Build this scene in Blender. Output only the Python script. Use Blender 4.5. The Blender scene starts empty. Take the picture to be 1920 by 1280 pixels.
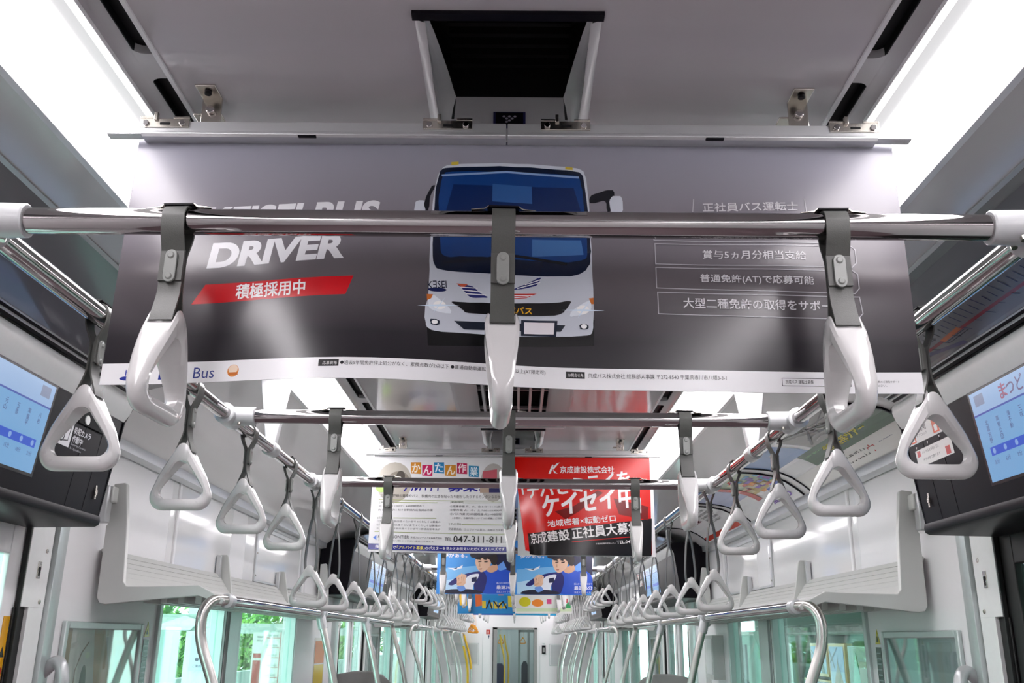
import bpy, bmesh, math, random
from mathutils import Matrix, Vector
random.seed(7)
SC = bpy.context.scene
COL = SC.collection
Z0 = 1.60                      # camera height above the floor; zr() heights below are measured from it

# ------------------------------------------------------------------ camera, world, exposure
def rot_cam(p, yaw, roll):
    cy, sy = math.cos(yaw), math.sin(yaw); cp, sp = math.cos(p), math.sin(p); cr, sr = math.cos(roll), math.sin(roll)
    Y = Matrix(((cy, -sy, 0), (sy, cy, 0), (0, 0, 1)))
    P = Matrix(((1, 0, 0), (0, -sp, cp), (0, cp, sp)))
    Q = Matrix(((cr, -sr, 0), (sr, cr, 0), (0, 0, 1)))
    return Q @ P @ Y
m = rot_cam(math.radians(17.76), math.radians(-.40), math.radians(-.60))
cam = bpy.data.cameras.new('camera'); cam_o = bpy.data.objects.new('camera', cam); COL.objects.link(cam_o)
cam.sensor_width = 36; cam.lens = 1746 / 1920 * 36; cam.clip_start = .02; cam.clip_end = 200
r0, r1, r2 = m[0], m[1], m[2]
cam_o.matrix_world = Matrix(((r0[0], r1[0], -r2[0], .0155), (r0[1], r1[1], -r2[1], 0), (r0[2], r1[2], -r2[2], Z0), (0, 0, 0, 1)))
SC.camera = cam_o

world = bpy.data.worlds.new('world'); SC.world = world; world.use_nodes = True
bg = world.node_tree.nodes['Background']; bg.inputs[0].default_value = (.97, .98, 1, 1); bg.inputs[1].default_value = 6.0
SC.view_settings.view_transform = 'Standard'; SC.view_settings.look = 'None'
SC.view_settings.exposure = 0.0; SC.view_settings.gamma = 1.0; SC.view_settings.use_curve_mapping = False
try:
    SC.cycles.use_denoising = True; SC.cycles.max_bounces = 10; SC.cycles.diffuse_bounces = 5; SC.cycles.glossy_bounces = 5
    SC.cycles.transparent_max_bounces = 16; SC.cycles.caustics_reflective = False; SC.cycles.caustics_refractive = False
except Exception:
    pass
LAMP = 16.0                     # brightness of the ceiling light strips

# ------------------------------------------------------------------ materials
def lin(h):
    h = h.lstrip('#'); v = [int(h[i:i + 2], 16) / 255 for i in (0, 2, 4)]
    return tuple(c / 12.92 if c <= .04045 else ((c + .055) / 1.055) ** 2.4 for c in v) + (1,)
def mat(name, col, rough=.5, metal=0, spec=.5, coat=0, noise=0, scale=20, bump=0, stretch=None):
    mt = bpy.data.materials.new(name); mt.use_nodes = True; nt = mt.node_tree; b = nt.nodes['Principled BSDF']
    c = lin(col) if isinstance(col, str) else tuple(col) + (1,)
    b.inputs['Base Color'].default_value = c; b.inputs['Roughness'].default_value = rough; b.inputs['Metallic'].default_value = metal
    b.inputs['Specular IOR Level'].default_value = spec; b.inputs['Coat Weight'].default_value = coat
    if noise or bump:
        tc = nt.nodes.new('ShaderNodeTexCoord'); n = nt.nodes.new('ShaderNodeTexNoise'); n.inputs['Scale'].default_value = scale; n.inputs['Detail'].default_value = 4
        if stretch:
            mp = nt.nodes.new('ShaderNodeMapping'); mp.inputs['Scale'].default_value = stretch
            nt.links.new(tc.outputs['Object'], mp.inputs[0]); nt.links.new(mp.outputs[0], n.inputs[0])
        else: nt.links.new(tc.outputs['Object'], n.inputs[0])
        if noise:
            mx = nt.nodes.new('ShaderNodeMix'); mx.data_type = 'RGBA'; mx.inputs[6].default_value = tuple(x * (1 - noise) for x in c[:3]) + (1,); mx.inputs[7].default_value = tuple(min(1, x * (1 + noise)) for x in c[:3]) + (1,)
            nt.links.new(n.outputs[0], mx.inputs[0]); nt.links.new(mx.outputs[2], b.inputs['Base Color'])
        if bump:
            bp = nt.nodes.new('ShaderNodeBump'); bp.inputs['Strength'].default_value = bump; bp.inputs['Distance'].default_value = .002
            nt.links.new(n.outputs[0], bp.inputs['Height']); nt.links.new(bp.outputs[0], b.inputs['Normal'])
    return mt
def emis(name, col, strength, gloss=False):
    mt = bpy.data.materials.new(name); mt.use_nodes = True; b = mt.node_tree.nodes['Principled BSDF']
    c = lin(col) if isinstance(col, str) else tuple(col) + (1,)
    b.inputs['Base Color'].default_value = (.02, .02, .02, 1) if gloss else c; b.inputs['Roughness'].default_value = .2
    b.inputs['Emission Color'].default_value = c; b.inputs['Emission Strength'].default_value = strength
    return mt
def glass(name, tint, refl=.9):
    mt = bpy.data.materials.new(name); mt.use_nodes = True; nt = mt.node_tree
    for n in list(nt.nodes):
        if n.type == 'BSDF_PRINCIPLED': nt.nodes.remove(n)
    out = nt.nodes['Material Output']
    t = nt.nodes.new('ShaderNodeBsdfTransparent'); t.inputs[0].default_value = tuple(tint) + (1,)
    g = nt.nodes.new('ShaderNodeBsdfGlossy'); g.inputs['Roughness'].default_value = .02; g.inputs[0].default_value = (refl, refl, refl, 1)
    lw = nt.nodes.new('ShaderNodeLayerWeight'); lw.inputs[0].default_value = .5
    pw = nt.nodes.new('ShaderNodeMath'); pw.operation = 'POWER'; pw.inputs[1].default_value = 4; nt.links.new(lw.outputs['Facing'], pw.inputs[0])
    f = nt.nodes.new('ShaderNodeMath'); f.operation = 'MULTIPLY_ADD'; f.inputs[1].default_value = .7; f.inputs[2].default_value = .03; nt.links.new(pw.outputs[0], f.inputs[0])
    mx = nt.nodes.new('ShaderNodeMixShader')
    nt.links.new(f.outputs[0], mx.inputs[0]); nt.links.new(t.outputs[0], mx.inputs[1]); nt.links.new(g.outputs[0], mx.inputs[2]); nt.links.new(mx.outputs[0], out.inputs[0])
    return mt
M = dict(
    ceil=mat('ceiling_laminate', (.60, .575, .59), .11, 0, .6, 0, .04, 3, .03, (.3, 6, 1)),
    lip=mat('ceiling_edge_white', (.85, .85, .86), .3),
    trough=mat('light_trough_grey', (.50, .49, .50), .3),
    cove=mat('coving_gloss', (.74, .725, .73), .12, 0, .5, 0, .03, 4),
    wall=mat('wall_gloss_white', (.90, .895, .90), .09, 0, .5, 0, .02, 3),
    wallm=mat('wall_satin_white', (.86, .85, .86), .35, 0, .5, 0, .02, 5),
    plastic=mat('grip_white_plastic', (.66, .65, .645), .16, 0, .5, .3, .015, 30),
    belt=mat('strap_grey_webbing', (.085, .087, .08), .42, 0, .5, 0, .2, 700, .10),
    buckle=mat('buckle_grey_plastic', (.27, .28, .265), .3, 0, .5, 0, .03, 40),
    orange=mat('grip_orange_plastic', (.85, .33, .02), .25, 0, .5, 0, .03, 30),
    chrome=mat('polished_steel', (.50, .475, .475), .05, 1, .5, 0, .03, 4),
    steel=mat('brushed_steel', (.62, .61, .58), .28, 1, .5, 0, .08, 60, 0, (1, 1, .1)),
    stain=mat('stainless_clip', (.55, .52, .47), .22, 1, .5, 0, .08, 80),
    joint=mat('joint_silver_paint', (.60, .61, .62), .32, .35, .5, 0, .02, 60),
    alu=mat('anodised_aluminium', (.62, .63, .64), .38, .55, .5, 0, .03, 50, 0, (.05, 1, 1)),
    alud=mat('window_frame_aluminium', (.56, .62, .61), .35, .5, .5, 0, .03, 40),
    silver=mat('silver_paint', (.86, .87, .86), .40, .1, .5, 0, .03, 60),
    black=mat('black_plastic', (.007, .006, .009), .34, 0, .10, 0, .1, 40),
    dark=mat('dark_recess', (.006, .006, .007), .6, 0, .2, 0, .1, 40),
    acryl=mat('grey_acrylic', (.20, .19, .20), .10, 0, .5, 0, .02, 4),
    rack=mat('rack_grey_paint', (.62, .63, .61), .35, 0, .5, 0, .02, 20),
    floor=mat('floor_vinyl', (.20, .135, .15), .4, 0, .5, 0, .15, 60),
    yellow=mat('yellow_grip_paint', (.80, .48, .02), .35, 0, .5, 0, .03, 40),
    rubber=mat('black_rubber', (.012, .012, .012), .5, 0, .4, 0, .1, 50),
    paper=mat('poster_paper_white', (.80, .80, .81), .3, 0, .5, 0, .01, 10),
    seat=mat('partition_grey', (.30, .30, .29), .45, 0, .5, 0, .05, 30),
    lens=emis('light_diffuser', (1, .955, .985), LAMP),
    fin=mat('vent_fin_gloss_white', (.92, .92, .92), .14, 0, .6, .6),
    edge=emis('diffuser_edge', (.97, .955, .97), .72, True), rim=emis('diffuser_rim', (1, .985, 1), 1.6), nextlens=emis('next_car_diffuser', (.9, 1, 1), 9.0),
    gangglass=glass('gangway_glass', (.80, .90, .88)),
    refl=mat('light_reflector_white', (.88, .88, .88), .35),
    glass=glass('window_green_glass', (.74, .95, .90)),
    clear=glass('clear_glass', (.93, .96, .95)),
)
_pm = {}
def pmat(hexc):                # a printed colour on glossy poster paper
    if hexc not in _pm: _pm[hexc] = mat('print_' + hexc[1:], hexc, .24, 0, .5, 0, .01, 15)
    return _pm[hexc]
_em = {}
def smat(hexc, s=.75):         # a lit colour on a display screen
    if hexc not in _em: _em[hexc] = emis('screen_' + hexc[1:], hexc, s, True)
    return _em[hexc]

# ------------------------------------------------------------------ mesh builder
class MB:
    def __init__(s): s.v = []; s.f = []; s.mi = []; s.mats = []
    def idx(s, mt):
        if mt not in s.mats: s.mats.append(mt)
        return s.mats.index(mt)
    def raw(s, vs, fs, mt):
        n = len(s.v); k = s.idx(mt); s.v += [tuple(p) for p in vs]
        for f in fs: s.f.append([n + i for i in f]); s.mi.append(k)
        return s
    def box(s, x0, x1, y0, y1, z0, z1, mt):
        v = [(x, y, z) for z in (z0, z1) for y in (y0, y1) for x in (x0, x1)]
        return s.raw(v, [(0, 2, 3, 1), (4, 5, 7, 6), (0, 1, 5, 4), (2, 6, 7, 3), (0, 4, 6, 2), (1, 3, 7, 5)], mt)
    def quad(s, a, b, c, d, mt): return s.raw([a, b, c, d], [(0, 1, 2, 3)], mt)
    def prism(s, pts, d, mt):            # pts: 3-D polygon, d: extrusion vector
        n = len(pts); d = Vector(d); v = [Vector(p) for p in pts] + [Vector(p) + d for p in pts]
        fs = [list(range(n))[::-1], list(range(n, 2 * n))] + [(i, (i + 1) % n, n + (i + 1) % n, n + i) for i in range(n)]
        return s.raw(v, fs, mt)
    def profile(s, pts, y0, y1, mt, sgn=1, closed=True, caps=True):   # (x,z) outline run along y
        n = len(pts); v = [(sgn * x, y0, z) for x, z in pts] + [(sgn * x, y1, z) for x, z in pts]
        fs = [(i, (i + 1) % n, n + (i + 1) % n, n + i) for i in range(n if closed else n - 1)]
        if closed and caps: fs += [list(range(n))[::-1], list(range(n, 2 * n))]
        return s.raw(v, fs, mt)
    def tube(s, pts, r, mt, seg=16, caps=True, radii=None):
        pts = [Vector(p) for p in pts]; n = len(pts); vs = []; up = None
        for i, p in enumerate(pts):
            t = (pts[min(i + 1, n - 1)] - pts[max(i - 1, 0)]).normalized()
            if up is None:
                up = Vector((0, 0, 1)) if abs(t.z) < .9 else Vector((1, 0, 0))
            a = t.cross(up).normalized(); b = a.cross(t).normalized(); up = b
            rr = radii[i] if radii else r
            for k in range(seg):
                w = 2 * math.pi * k / seg; vs.append(p + a * rr * math.cos(w) + b * rr * math.sin(w))
        fs = [(i * seg + k, i * seg + (k + 1) % seg, (i + 1) * seg + (k + 1) % seg, (i + 1) * seg + k) for i in range(n - 1) for k in range(seg)]
        if caps: fs += [list(range(seg))[::-1], list(range((n - 1) * seg, n * seg))]
        return s.raw(vs, fs, mt)
    def disc(s, c, rx, rz, mt, plane='xz', seg=20):
        vs = []
        for k in range(seg):
            a = 2 * math.pi * k / seg; u, w = rx * math.cos(a), rz * math.sin(a)
            vs.append((c[0] + u, c[1], c[2] + w) if plane == 'xz' else ((c[0], c[1] + u, c[2] + w) if plane == 'yz' else (c[0] + u, c[1] + w, c[2])))
        return s.raw(vs, [list(range(seg))], mt)
    def build(s, name, parent=None, smooth=True, bevel=0, angle=40, loc=None, recalc=True):
        me = bpy.data.meshes.new(name); off = Vector((0, 0, 0))
        if parent is not None: off = Vector(ABS[parent.name])
        elif loc is not None: off = Vector(loc)
        me.from_pydata([Vector(p) - off for p in s.v], [], s.f)
        for mt in s.mats: me.materials.append(mt)
        me.polygons.foreach_set('material_index', s.mi)
        if recalc:
            b = bmesh.new(); b.from_mesh(me); bmesh.ops.recalc_face_normals(b, faces=b.faces); b.to_mesh(me); b.free()
        if smooth:
            me.polygons.foreach_set('use_smooth', [True] * len(me.polygons)); me.set_sharp_from_angle(angle=math.radians(angle))
        o = bpy.data.objects.new(name, me); COL.objects.link(o)
        if parent is not None: o.parent = parent
        else: o.location = off
        ABS[o.name] = tuple(off)
        if bevel:
            bv = o.modifiers.new('bevel', 'BEVEL'); bv.width = bevel; bv.segments = 2; bv.limit_method = 'ANGLE'; bv.angle_limit = math.radians(50)
        return o
ABS = {}
def tag(o, label, cat, group=None):
    o['label'] = label; o['category'] = cat
    if group: o['group'] = group
    return o
def thing(name, label, cat, loc, group=None):
    o = bpy.data.objects.new(name, None); o.empty_display_size = .05; COL.objects.link(o); o.location = loc; ABS[o.name] = tuple(loc)
    return tag(o, label, cat, group)
def struct(o): o['kind'] = 'structure'; return o
def copy_thing(src, loc, rotz, label, cat=None, group=None):
    r = src.copy(); COL.objects.link(r); r.location = loc; r.rotation_euler = (0, 0, rotz); r['label'] = label
    if cat: r['category'] = cat
    if group: r['group'] = group
    for ch in list(src.children):
        c = ch.copy(); COL.objects.link(c); c.parent = r
        for g in list(ch.children):
            d = g.copy(); COL.objects.link(d); d.parent = c
    return r
def zr(z): return Z0 + z
def smoothpath(pts, n=6):      # Catmull-Rom through the points
    P = [Vector(p) for p in pts]; P = [P[0] * 2 - P[1]] + P + [P[-1] * 2 - P[-2]]; out = []
    for i in range(1, len(P) - 2):
        for k in range(n):
            t = k / n; a, b, c, d = P[i - 1], P[i], P[i + 1], P[i + 2]
            out.append(.5 * ((2 * b) + (c - a) * t + (2 * a - 5 * b + 4 * c - d) * t * t + (3 * b - a - 3 * c + d) * t ** 3))
    return out + [P[-2]]
_tc = {}
def textmesh(body, bold=0.0):  # lettering as triangles, scaled to a unit box
    key = (body, bold)
    if key in _tc: return _tc[key]
    c = bpy.data.curves.new('lettering', 'FONT'); c.body = body; c.resolution_u = 7 if bold > .02 else 2; c.offset = bold
    o = bpy.data.objects.new('lettering', c); COL.objects.link(o); bpy.context.view_layer.update()
    me = bpy.data.meshes.new_from_object(o.evaluated_get(bpy.context.evaluated_depsgraph_get()))
    vs = [(v.co.x, v.co.y) for v in me.vertices]; fs = [tuple(p.vertices) for p in me.polygons]
    bpy.data.objects.remove(o); bpy.data.curves.remove(c); bpy.data.meshes.remove(me)
    if vs:
        x0, x1 = min(v[0] for v in vs), max(v[0] for v in vs); y0, y1 = min(v[1] for v in vs), max(v[1] for v in vs)
        vs = [((x - x0) / max(1e-6, x1 - x0), (y - y0) / max(1e-6, y1 - y0)) for x, y in vs]
    _tc[key] = (vs, fs); return _tc[key]
def art(mb, items, to3d, colour=pmat, step=.000015, start=1, only=None):
    """printed shapes; to3d(u, v, lift) places a point of the sheet"""
    k = start
    for it in items:
        k += 1; h = k * step
        if only and (it[0] == 'T') != (only == 'T'): continue
        if it[0] == 'P': mb.raw([to3d(u, v, h) for u, v in it[2]], [list(range(len(it[2])))], colour(it[1]))
        elif it[0] == 'C': mb.raw([to3d(it[2] + it[4] * math.cos(a), it[3] + it[5] * math.sin(a), h) for a in [2 * math.pi * i / 20 for i in range(20)]], [list(range(20))], colour(it[1]))
        elif it[0] == 'L':
            w = it[2] / 2
            for n_, (a, b) in enumerate(zip(it[3], it[3][1:])):
                h = k * step + n_ * .000003
                dx, dy = b[0] - a[0], b[1] - a[1]; l = math.hypot(dx, dy) or 1; nx, ny = -dy / l * w, dx / l * w; ex, ey = dx / l * w, dy / l * w
                mb.raw([to3d(a[0] + nx - ex, a[1] + ny - ey, h), to3d(a[0] - nx - ex, a[1] - ny - ey, h), to3d(b[0] - nx + ex, b[1] - ny + ey, h), to3d(b[0] + nx + ex, b[1] + ny + ey, h)], [(0, 1, 2, 3)], colour(it[1]))
        elif it[0] == 'T':
            _, col, s, x, y, w, hh, rt, bold, sh = it
            cjk = any(ord(q) > 0x2000 for q in s); vs, fs = textmesh(s, 0 if cjk else bold); c, sn = math.cos(rt), math.sin(rt); d = bold * 1.3 * hh
            for i, (ox, oy) in enumerate(((-d, -d), (d, d), (-d, d), (d, -d)) if cjk and bold else ((0, 0),)):   # heavier strokes: the character struck again, slightly offset
                out = []
                for u, v in vs:
                    a, b = u * w + sh * v * hh + ox, v * hh + oy; out.append(to3d(x + a * c - b * sn, y + a * sn + b * c, h + i * .000002))
                mb.raw(out, fs, colour(col))
ORD = 'first second third fourth fifth sixth seventh eighth ninth tenth eleventh twelfth thirteenth fourteenth fifteenth sixteenth seventeenth eighteenth nineteenth twentieth twenty-first twenty-second twenty-third twenty-fourth twenty-fifth twenty-sixth twenty-seventh twenty-eighth twenty-ninth thirtieth thirty-first thirty-second thirty-third thirty-fourth thirty-fifth thirty-sixth thirty-seventh thirty-eighth thirty-ninth fortieth'.split()
SIDE = {-1: 'left', 1: 'right'}
P = 5.85                       # distance from one side door to the next
YE = 17.0                      # end wall

# printed art, in metres on each sheet (x across, height above the camera)
ART_BUS = [
 ('T', '#dcdce0', 'KEISEI BUS', -0.407, 0.509, 0.2322, 0.041, 0.0431, 0.04, 0.18),
 ('T', '#e4e4e8', 'DRIVER', -0.394, 0.459, 0.1823, 0.037, 0.0604, 0.045, 0.18),
 ('P', '#c8101c', [[-0.392, 0.436], [-0.197, 0.444], [-0.205, 0.417], [-0.407, 0.408]]),
 ('T', '#f4f0f0', '積極採用中', -0.349, 0.414, 0.0911, 0.021, 0.0439, 0.014, 0),
 ('P', '#0a0a0c', [[-0.1, 0.383], [0.114, 0.394], [0.112, 0.359], [-0.097, 0.348]]),
 ('P', '#c9ced8', [[-0.1, 0.433], [-0.1, 0.456], [-0.101, 0.469], [-0.101, 0.488], [-0.101, 0.504], [-0.101, 0.537], [-0.101, 0.553], [-0.1, 0.568], [-0.099, 0.578], [-0.097, 0.592], [-0.096, 0.599], [-0.094, 0.605], [-0.092, 0.609], [-0.089, 0.614], [-0.084, 0.617], [-0.073, 0.619], [-0.059, 0.62], [-0.029, 0.621], [-0.012, 0.622], [0.01, 0.621], [0.029, 0.621], [0.065, 0.618], [0.081, 0.617], [0.094, 0.615], [0.099, 0.613], [0.103, 0.61], [0.104, 0.606], [0.106, 0.6], [0.107, 0.592], [0.108, 0.577], [0.109, 0.567], [0.11, 0.552], [0.11, 0.537], [0.111, 0.509], [0.112, 0.494], [0.112, 0.476], [0.112, 0.462], [0.113, 0.438], [0.113, 0.425], [0.113, 0.413], [0.113, 0.404], [0.112, 0.39], [0.112, 0.384], [0.111, 0.379], [0.11, 0.376], [0.108, 0.374], [0.104, 0.373], [0.095, 0.372], [0.083, 0.371], [0.057, 0.37], [0.042, 0.369], [0.02, 0.368], [-0.0, 0.368], [-0.039, 0.368], [-0.057, 0.368], [-0.073, 0.368], [-0.081, 0.368], [-0.09, 0.369], [-0.094, 0.37], [-0.097, 0.372], [-0.099, 0.373], [-0.101, 0.377], [-0.101, 0.379], [-0.102, 0.383], [-0.103, 0.387], [-0.103, 0.395], [-0.103, 0.399], [-0.103, 0.403], [-0.102, 0.406], [-0.101, 0.41], [-0.1, 0.414], [-0.1, 0.423]]),
 ('P', '#c9ced8', [[-0.125, 0.546], [-0.124, 0.554], [-0.124, 0.558], [-0.122, 0.56], [-0.119, 0.561], [-0.114, 0.561], [-0.111, 0.56], [-0.109, 0.557], [-0.109, 0.553], [-0.108, 0.545], [-0.109, 0.541], [-0.111, 0.539], [-0.113, 0.538], [-0.12, 0.538], [-0.122, 0.539], [-0.124, 0.542]]),
 ('P', '#16171f', [[-0.11, 0.567], [-0.107, 0.575], [-0.105, 0.579], [-0.104, 0.582], [-0.103, 0.584], [-0.101, 0.585], [-0.1, 0.586], [-0.1, 0.585], [-0.099, 0.585], [-0.099, 0.583], [-0.1, 0.581], [-0.1, 0.579], [-0.101, 0.577], [-0.103, 0.572], [-0.104, 0.569], [-0.105, 0.564], [-0.105, 0.56], [-0.105, 0.552], [-0.106, 0.548], [-0.106, 0.545], [-0.107, 0.543], [-0.108, 0.542], [-0.109, 0.542], [-0.11, 0.544], [-0.11, 0.547], [-0.112, 0.553], [-0.112, 0.557], [-0.111, 0.562]]),
 ('P', '#16171f', [[0.117, 0.576], [0.126, 0.579], [0.131, 0.581], [0.135, 0.582], [0.137, 0.582], [0.141, 0.582], [0.142, 0.582], [0.143, 0.58], [0.144, 0.579], [0.144, 0.576], [0.144, 0.573], [0.144, 0.569], [0.142, 0.565], [0.14, 0.556], [0.138, 0.551], [0.137, 0.548], [0.136, 0.547], [0.135, 0.547], [0.134, 0.548], [0.134, 0.551], [0.133, 0.554], [0.133, 0.561], [0.132, 0.564], [0.129, 0.566], [0.126, 0.565], [0.117, 0.562], [0.114, 0.562], [0.111, 0.562], [0.11, 0.564], [0.11, 0.568], [0.111, 0.571], [0.113, 0.574]]),
 ('P', '#c9ced8', [[0.142, 0.573], [0.149, 0.573], [0.152, 0.573], [0.154, 0.57], [0.155, 0.565], [0.155, 0.556], [0.155, 0.552], [0.153, 0.548], [0.15, 0.547], [0.144, 0.546], [0.141, 0.547], [0.139, 0.55], [0.138, 0.554], [0.137, 0.564], [0.138, 0.568], [0.14, 0.571]]),
 ('P', '#0d1830', [[-0.097, 0.476], [-0.098, 0.493], [-0.098, 0.503], [-0.099, 0.517], [-0.099, 0.529], [-0.098, 0.553], [-0.098, 0.565], [-0.098, 0.577], [-0.097, 0.585], [-0.095, 0.596], [-0.094, 0.602], [-0.093, 0.607], [-0.092, 0.609], [-0.089, 0.612], [-0.085, 0.613], [-0.074, 0.614], [-0.06, 0.615], [-0.029, 0.616], [-0.012, 0.617], [0.01, 0.616], [0.029, 0.616], [0.064, 0.613], [0.08, 0.612], [0.092, 0.61], [0.097, 0.609], [0.1, 0.606], [0.102, 0.603], [0.103, 0.596], [0.104, 0.588], [0.106, 0.57], [0.107, 0.56], [0.108, 0.547], [0.109, 0.535], [0.11, 0.512], [0.11, 0.501], [0.111, 0.491], [0.11, 0.485], [0.11, 0.476], [0.109, 0.472], [0.106, 0.468], [0.104, 0.464], [0.097, 0.459], [0.092, 0.457], [0.083, 0.455], [0.074, 0.455], [0.053, 0.454], [0.039, 0.454], [0.019, 0.454], [-0.002, 0.454], [-0.043, 0.454], [-0.062, 0.454], [-0.077, 0.455], [-0.084, 0.456], [-0.091, 0.458], [-0.093, 0.461], [-0.096, 0.468]]),
 ('P', '#123a78', [[-0.091, 0.527], [-0.092, 0.548], [-0.093, 0.558], [-0.093, 0.569], [-0.092, 0.577], [-0.091, 0.589], [-0.09, 0.595], [-0.089, 0.6], [-0.087, 0.603], [-0.085, 0.606], [-0.076, 0.607], [-0.055, 0.608], [-0.026, 0.608], [0.037, 0.607], [0.065, 0.606], [0.087, 0.604], [0.095, 0.603], [0.097, 0.6], [0.098, 0.596], [0.099, 0.589], [0.101, 0.581], [0.102, 0.563], [0.103, 0.552], [0.104, 0.54], [0.105, 0.529], [0.106, 0.509], [0.106, 0.5], [0.106, 0.492], [0.106, 0.487], [0.105, 0.482], [0.103, 0.48], [0.098, 0.478], [0.093, 0.477], [0.081, 0.475], [0.07, 0.475], [0.052, 0.475], [0.031, 0.476], [-0.011, 0.477], [-0.032, 0.478], [-0.051, 0.477], [-0.061, 0.477], [-0.074, 0.475], [-0.08, 0.476], [-0.085, 0.479], [-0.087, 0.485], [-0.088, 0.497], [-0.089, 0.505], [-0.09, 0.516]]),
 ('P', '#0a2456', [[-0.083, 0.542], [-0.074, 0.587], [0.089, 0.585], [0.099, 0.547], [0.103, 0.515], [-0.079, 0.512]]),
 ('P', '#2a5590', [[-0.021, 0.589], [0.032, 0.586], [0.033, 0.56], [-0.021, 0.562]]),
 ('L', '#88a4cc', 0.003, [[-0.089, 0.601], [-0.002, 0.608], [0.095, 0.601]]),
 ('P', '#3f6ea8', [[0.033, 0.507], [0.098, 0.507], [0.101, 0.486], [0.033, 0.482]]),
 ('L', '#10131c', 0.004, [[-0.082, 0.467], [-0.032, 0.474], [-0.001, 0.482]]),
 ('L', '#10131c', 0.004, [[0.077, 0.473], [0.027, 0.48], [0.006, 0.482]]),
 ('T', '#1c2034', 'KƎSEI', -0.101, 0.428, 0.0241, 0.011, 0.0831, 0.01, 0),
 ('C', '#1a2352', -0.089, 0.427, 0.012, 0.003),
 ('P', '#2a2f6e', [[-0.059, 0.437], [-0.052, 0.436], [-0.048, 0.435], [-0.044, 0.434], [-0.041, 0.432], [-0.036, 0.427], [-0.033, 0.425], [-0.03, 0.423], [-0.028, 0.422], [-0.025, 0.421], [-0.024, 0.42], [-0.026, 0.419], [-0.03, 0.419], [-0.039, 0.418], [-0.043, 0.418], [-0.047, 0.419], [-0.05, 0.421], [-0.053, 0.425], [-0.055, 0.427], [-0.057, 0.43], [-0.059, 0.432], [-0.062, 0.434], [-0.063, 0.436], [-0.062, 0.436]]),
 ('P', '#c85a3c', [[-0.065, 0.437], [-0.05, 0.437], [-0.056, 0.431]]),
 ('L', '#f2f2f4', 0.0012, [[-0.059, 0.432], [-0.038, 0.432]]),
 ('L', '#f2f2f4', 0.0012, [[-0.056, 0.428], [-0.032, 0.427]]),
 ('L', '#f2f2f4', 0.0012, [[-0.052, 0.423], [-0.027, 0.423]]),
 ('P', '#2a2f6e', [[0.013, 0.436], [0.021, 0.44], [0.025, 0.442], [0.03, 0.445], [0.034, 0.447], [0.04, 0.451], [0.043, 0.452], [0.045, 0.452], [0.044, 0.45], [0.042, 0.445], [0.041, 0.443], [0.038, 0.44], [0.035, 0.439], [0.029, 0.437], [0.026, 0.436], [0.022, 0.435], [0.018, 0.434], [0.011, 0.433], [0.009, 0.433], [0.006, 0.432], [0.006, 0.432], [0.006, 0.432], [0.006, 0.433], [0.009, 0.434]]),
 ('L', '#f2f2f4', 0.0012, [[0.014, 0.435], [0.043, 0.445]]),
 ('L', '#f2f2f4', 0.0012, [[0.024, 0.441], [0.044, 0.449]]),
 ('P', '#c23c34', [[0.004, 0.427], [0.024, 0.428], [0.039, 0.429], [0.026, 0.422], [0.007, 0.419]]),
 ('L', '#f2f2f4', 0.0012, [[0.004, 0.424], [0.033, 0.426]]),
 ('L', '#f2f2f4', 0.0012, [[0.006, 0.421], [0.028, 0.424]]),
 ('P', '#0c0c10', [[-0.065, 0.411], [-0.056, 0.411], [-0.047, 0.411], [-0.031, 0.412], [-0.013, 0.412], [0.027, 0.415], [0.046, 0.416], [0.062, 0.417], [0.07, 0.418], [0.078, 0.42], [0.082, 0.42], [0.084, 0.419], [0.083, 0.417], [0.08, 0.412], [0.078, 0.409], [0.076, 0.407], [0.074, 0.404], [0.069, 0.401], [0.062, 0.399], [0.047, 0.398], [0.027, 0.397], [-0.015, 0.396], [-0.034, 0.396], [-0.048, 0.396], [-0.053, 0.397], [-0.055, 0.4], [-0.057, 0.401], [-0.059, 0.403], [-0.062, 0.405], [-0.068, 0.408], [-0.07, 0.41], [-0.069, 0.411]]),
 ('T', '#e0a81c', '京成バス', -0.01, 0.399, 0.043, 0.01, 0.0, 0.014, 0),
 ('P', '#1a2230', [[-0.066, 0.384], [0.021, 0.386], [0.076, 0.386], [0.07, 0.377], [-0.053, 0.373]]),
 ('P', '#101a30', [[0.019, 0.391], [0.066, 0.392], [0.064, 0.37], [0.019, 0.369]]),
 ('P', '#efe9ee', [[0.023, 0.388], [0.062, 0.389], [0.061, 0.373], [0.023, 0.372]]),
 ('P', '#e8eef6', [[-0.097, 0.418], [-0.095, 0.419], [-0.093, 0.419], [-0.091, 0.418], [-0.089, 0.416], [-0.085, 0.413], [-0.083, 0.411], [-0.08, 0.409], [-0.078, 0.407], [-0.074, 0.403], [-0.072, 0.401], [-0.071, 0.399], [-0.07, 0.398], [-0.07, 0.395], [-0.071, 0.394], [-0.074, 0.394], [-0.077, 0.394], [-0.084, 0.395], [-0.088, 0.396], [-0.091, 0.397], [-0.094, 0.398], [-0.097, 0.4], [-0.098, 0.401], [-0.099, 0.404], [-0.099, 0.407], [-0.1, 0.412], [-0.1, 0.415], [-0.099, 0.417]]),
 ('P', '#e8eef6', [[0.107, 0.421], [0.103, 0.419], [0.101, 0.418], [0.098, 0.416], [0.095, 0.414], [0.089, 0.41], [0.087, 0.408], [0.084, 0.405], [0.083, 0.404], [0.082, 0.4], [0.082, 0.399], [0.084, 0.398], [0.087, 0.399], [0.094, 0.4], [0.098, 0.401], [0.101, 0.402], [0.104, 0.404], [0.107, 0.406], [0.109, 0.408], [0.11, 0.411], [0.11, 0.413], [0.11, 0.418], [0.109, 0.42], [0.108, 0.421]]),
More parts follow.
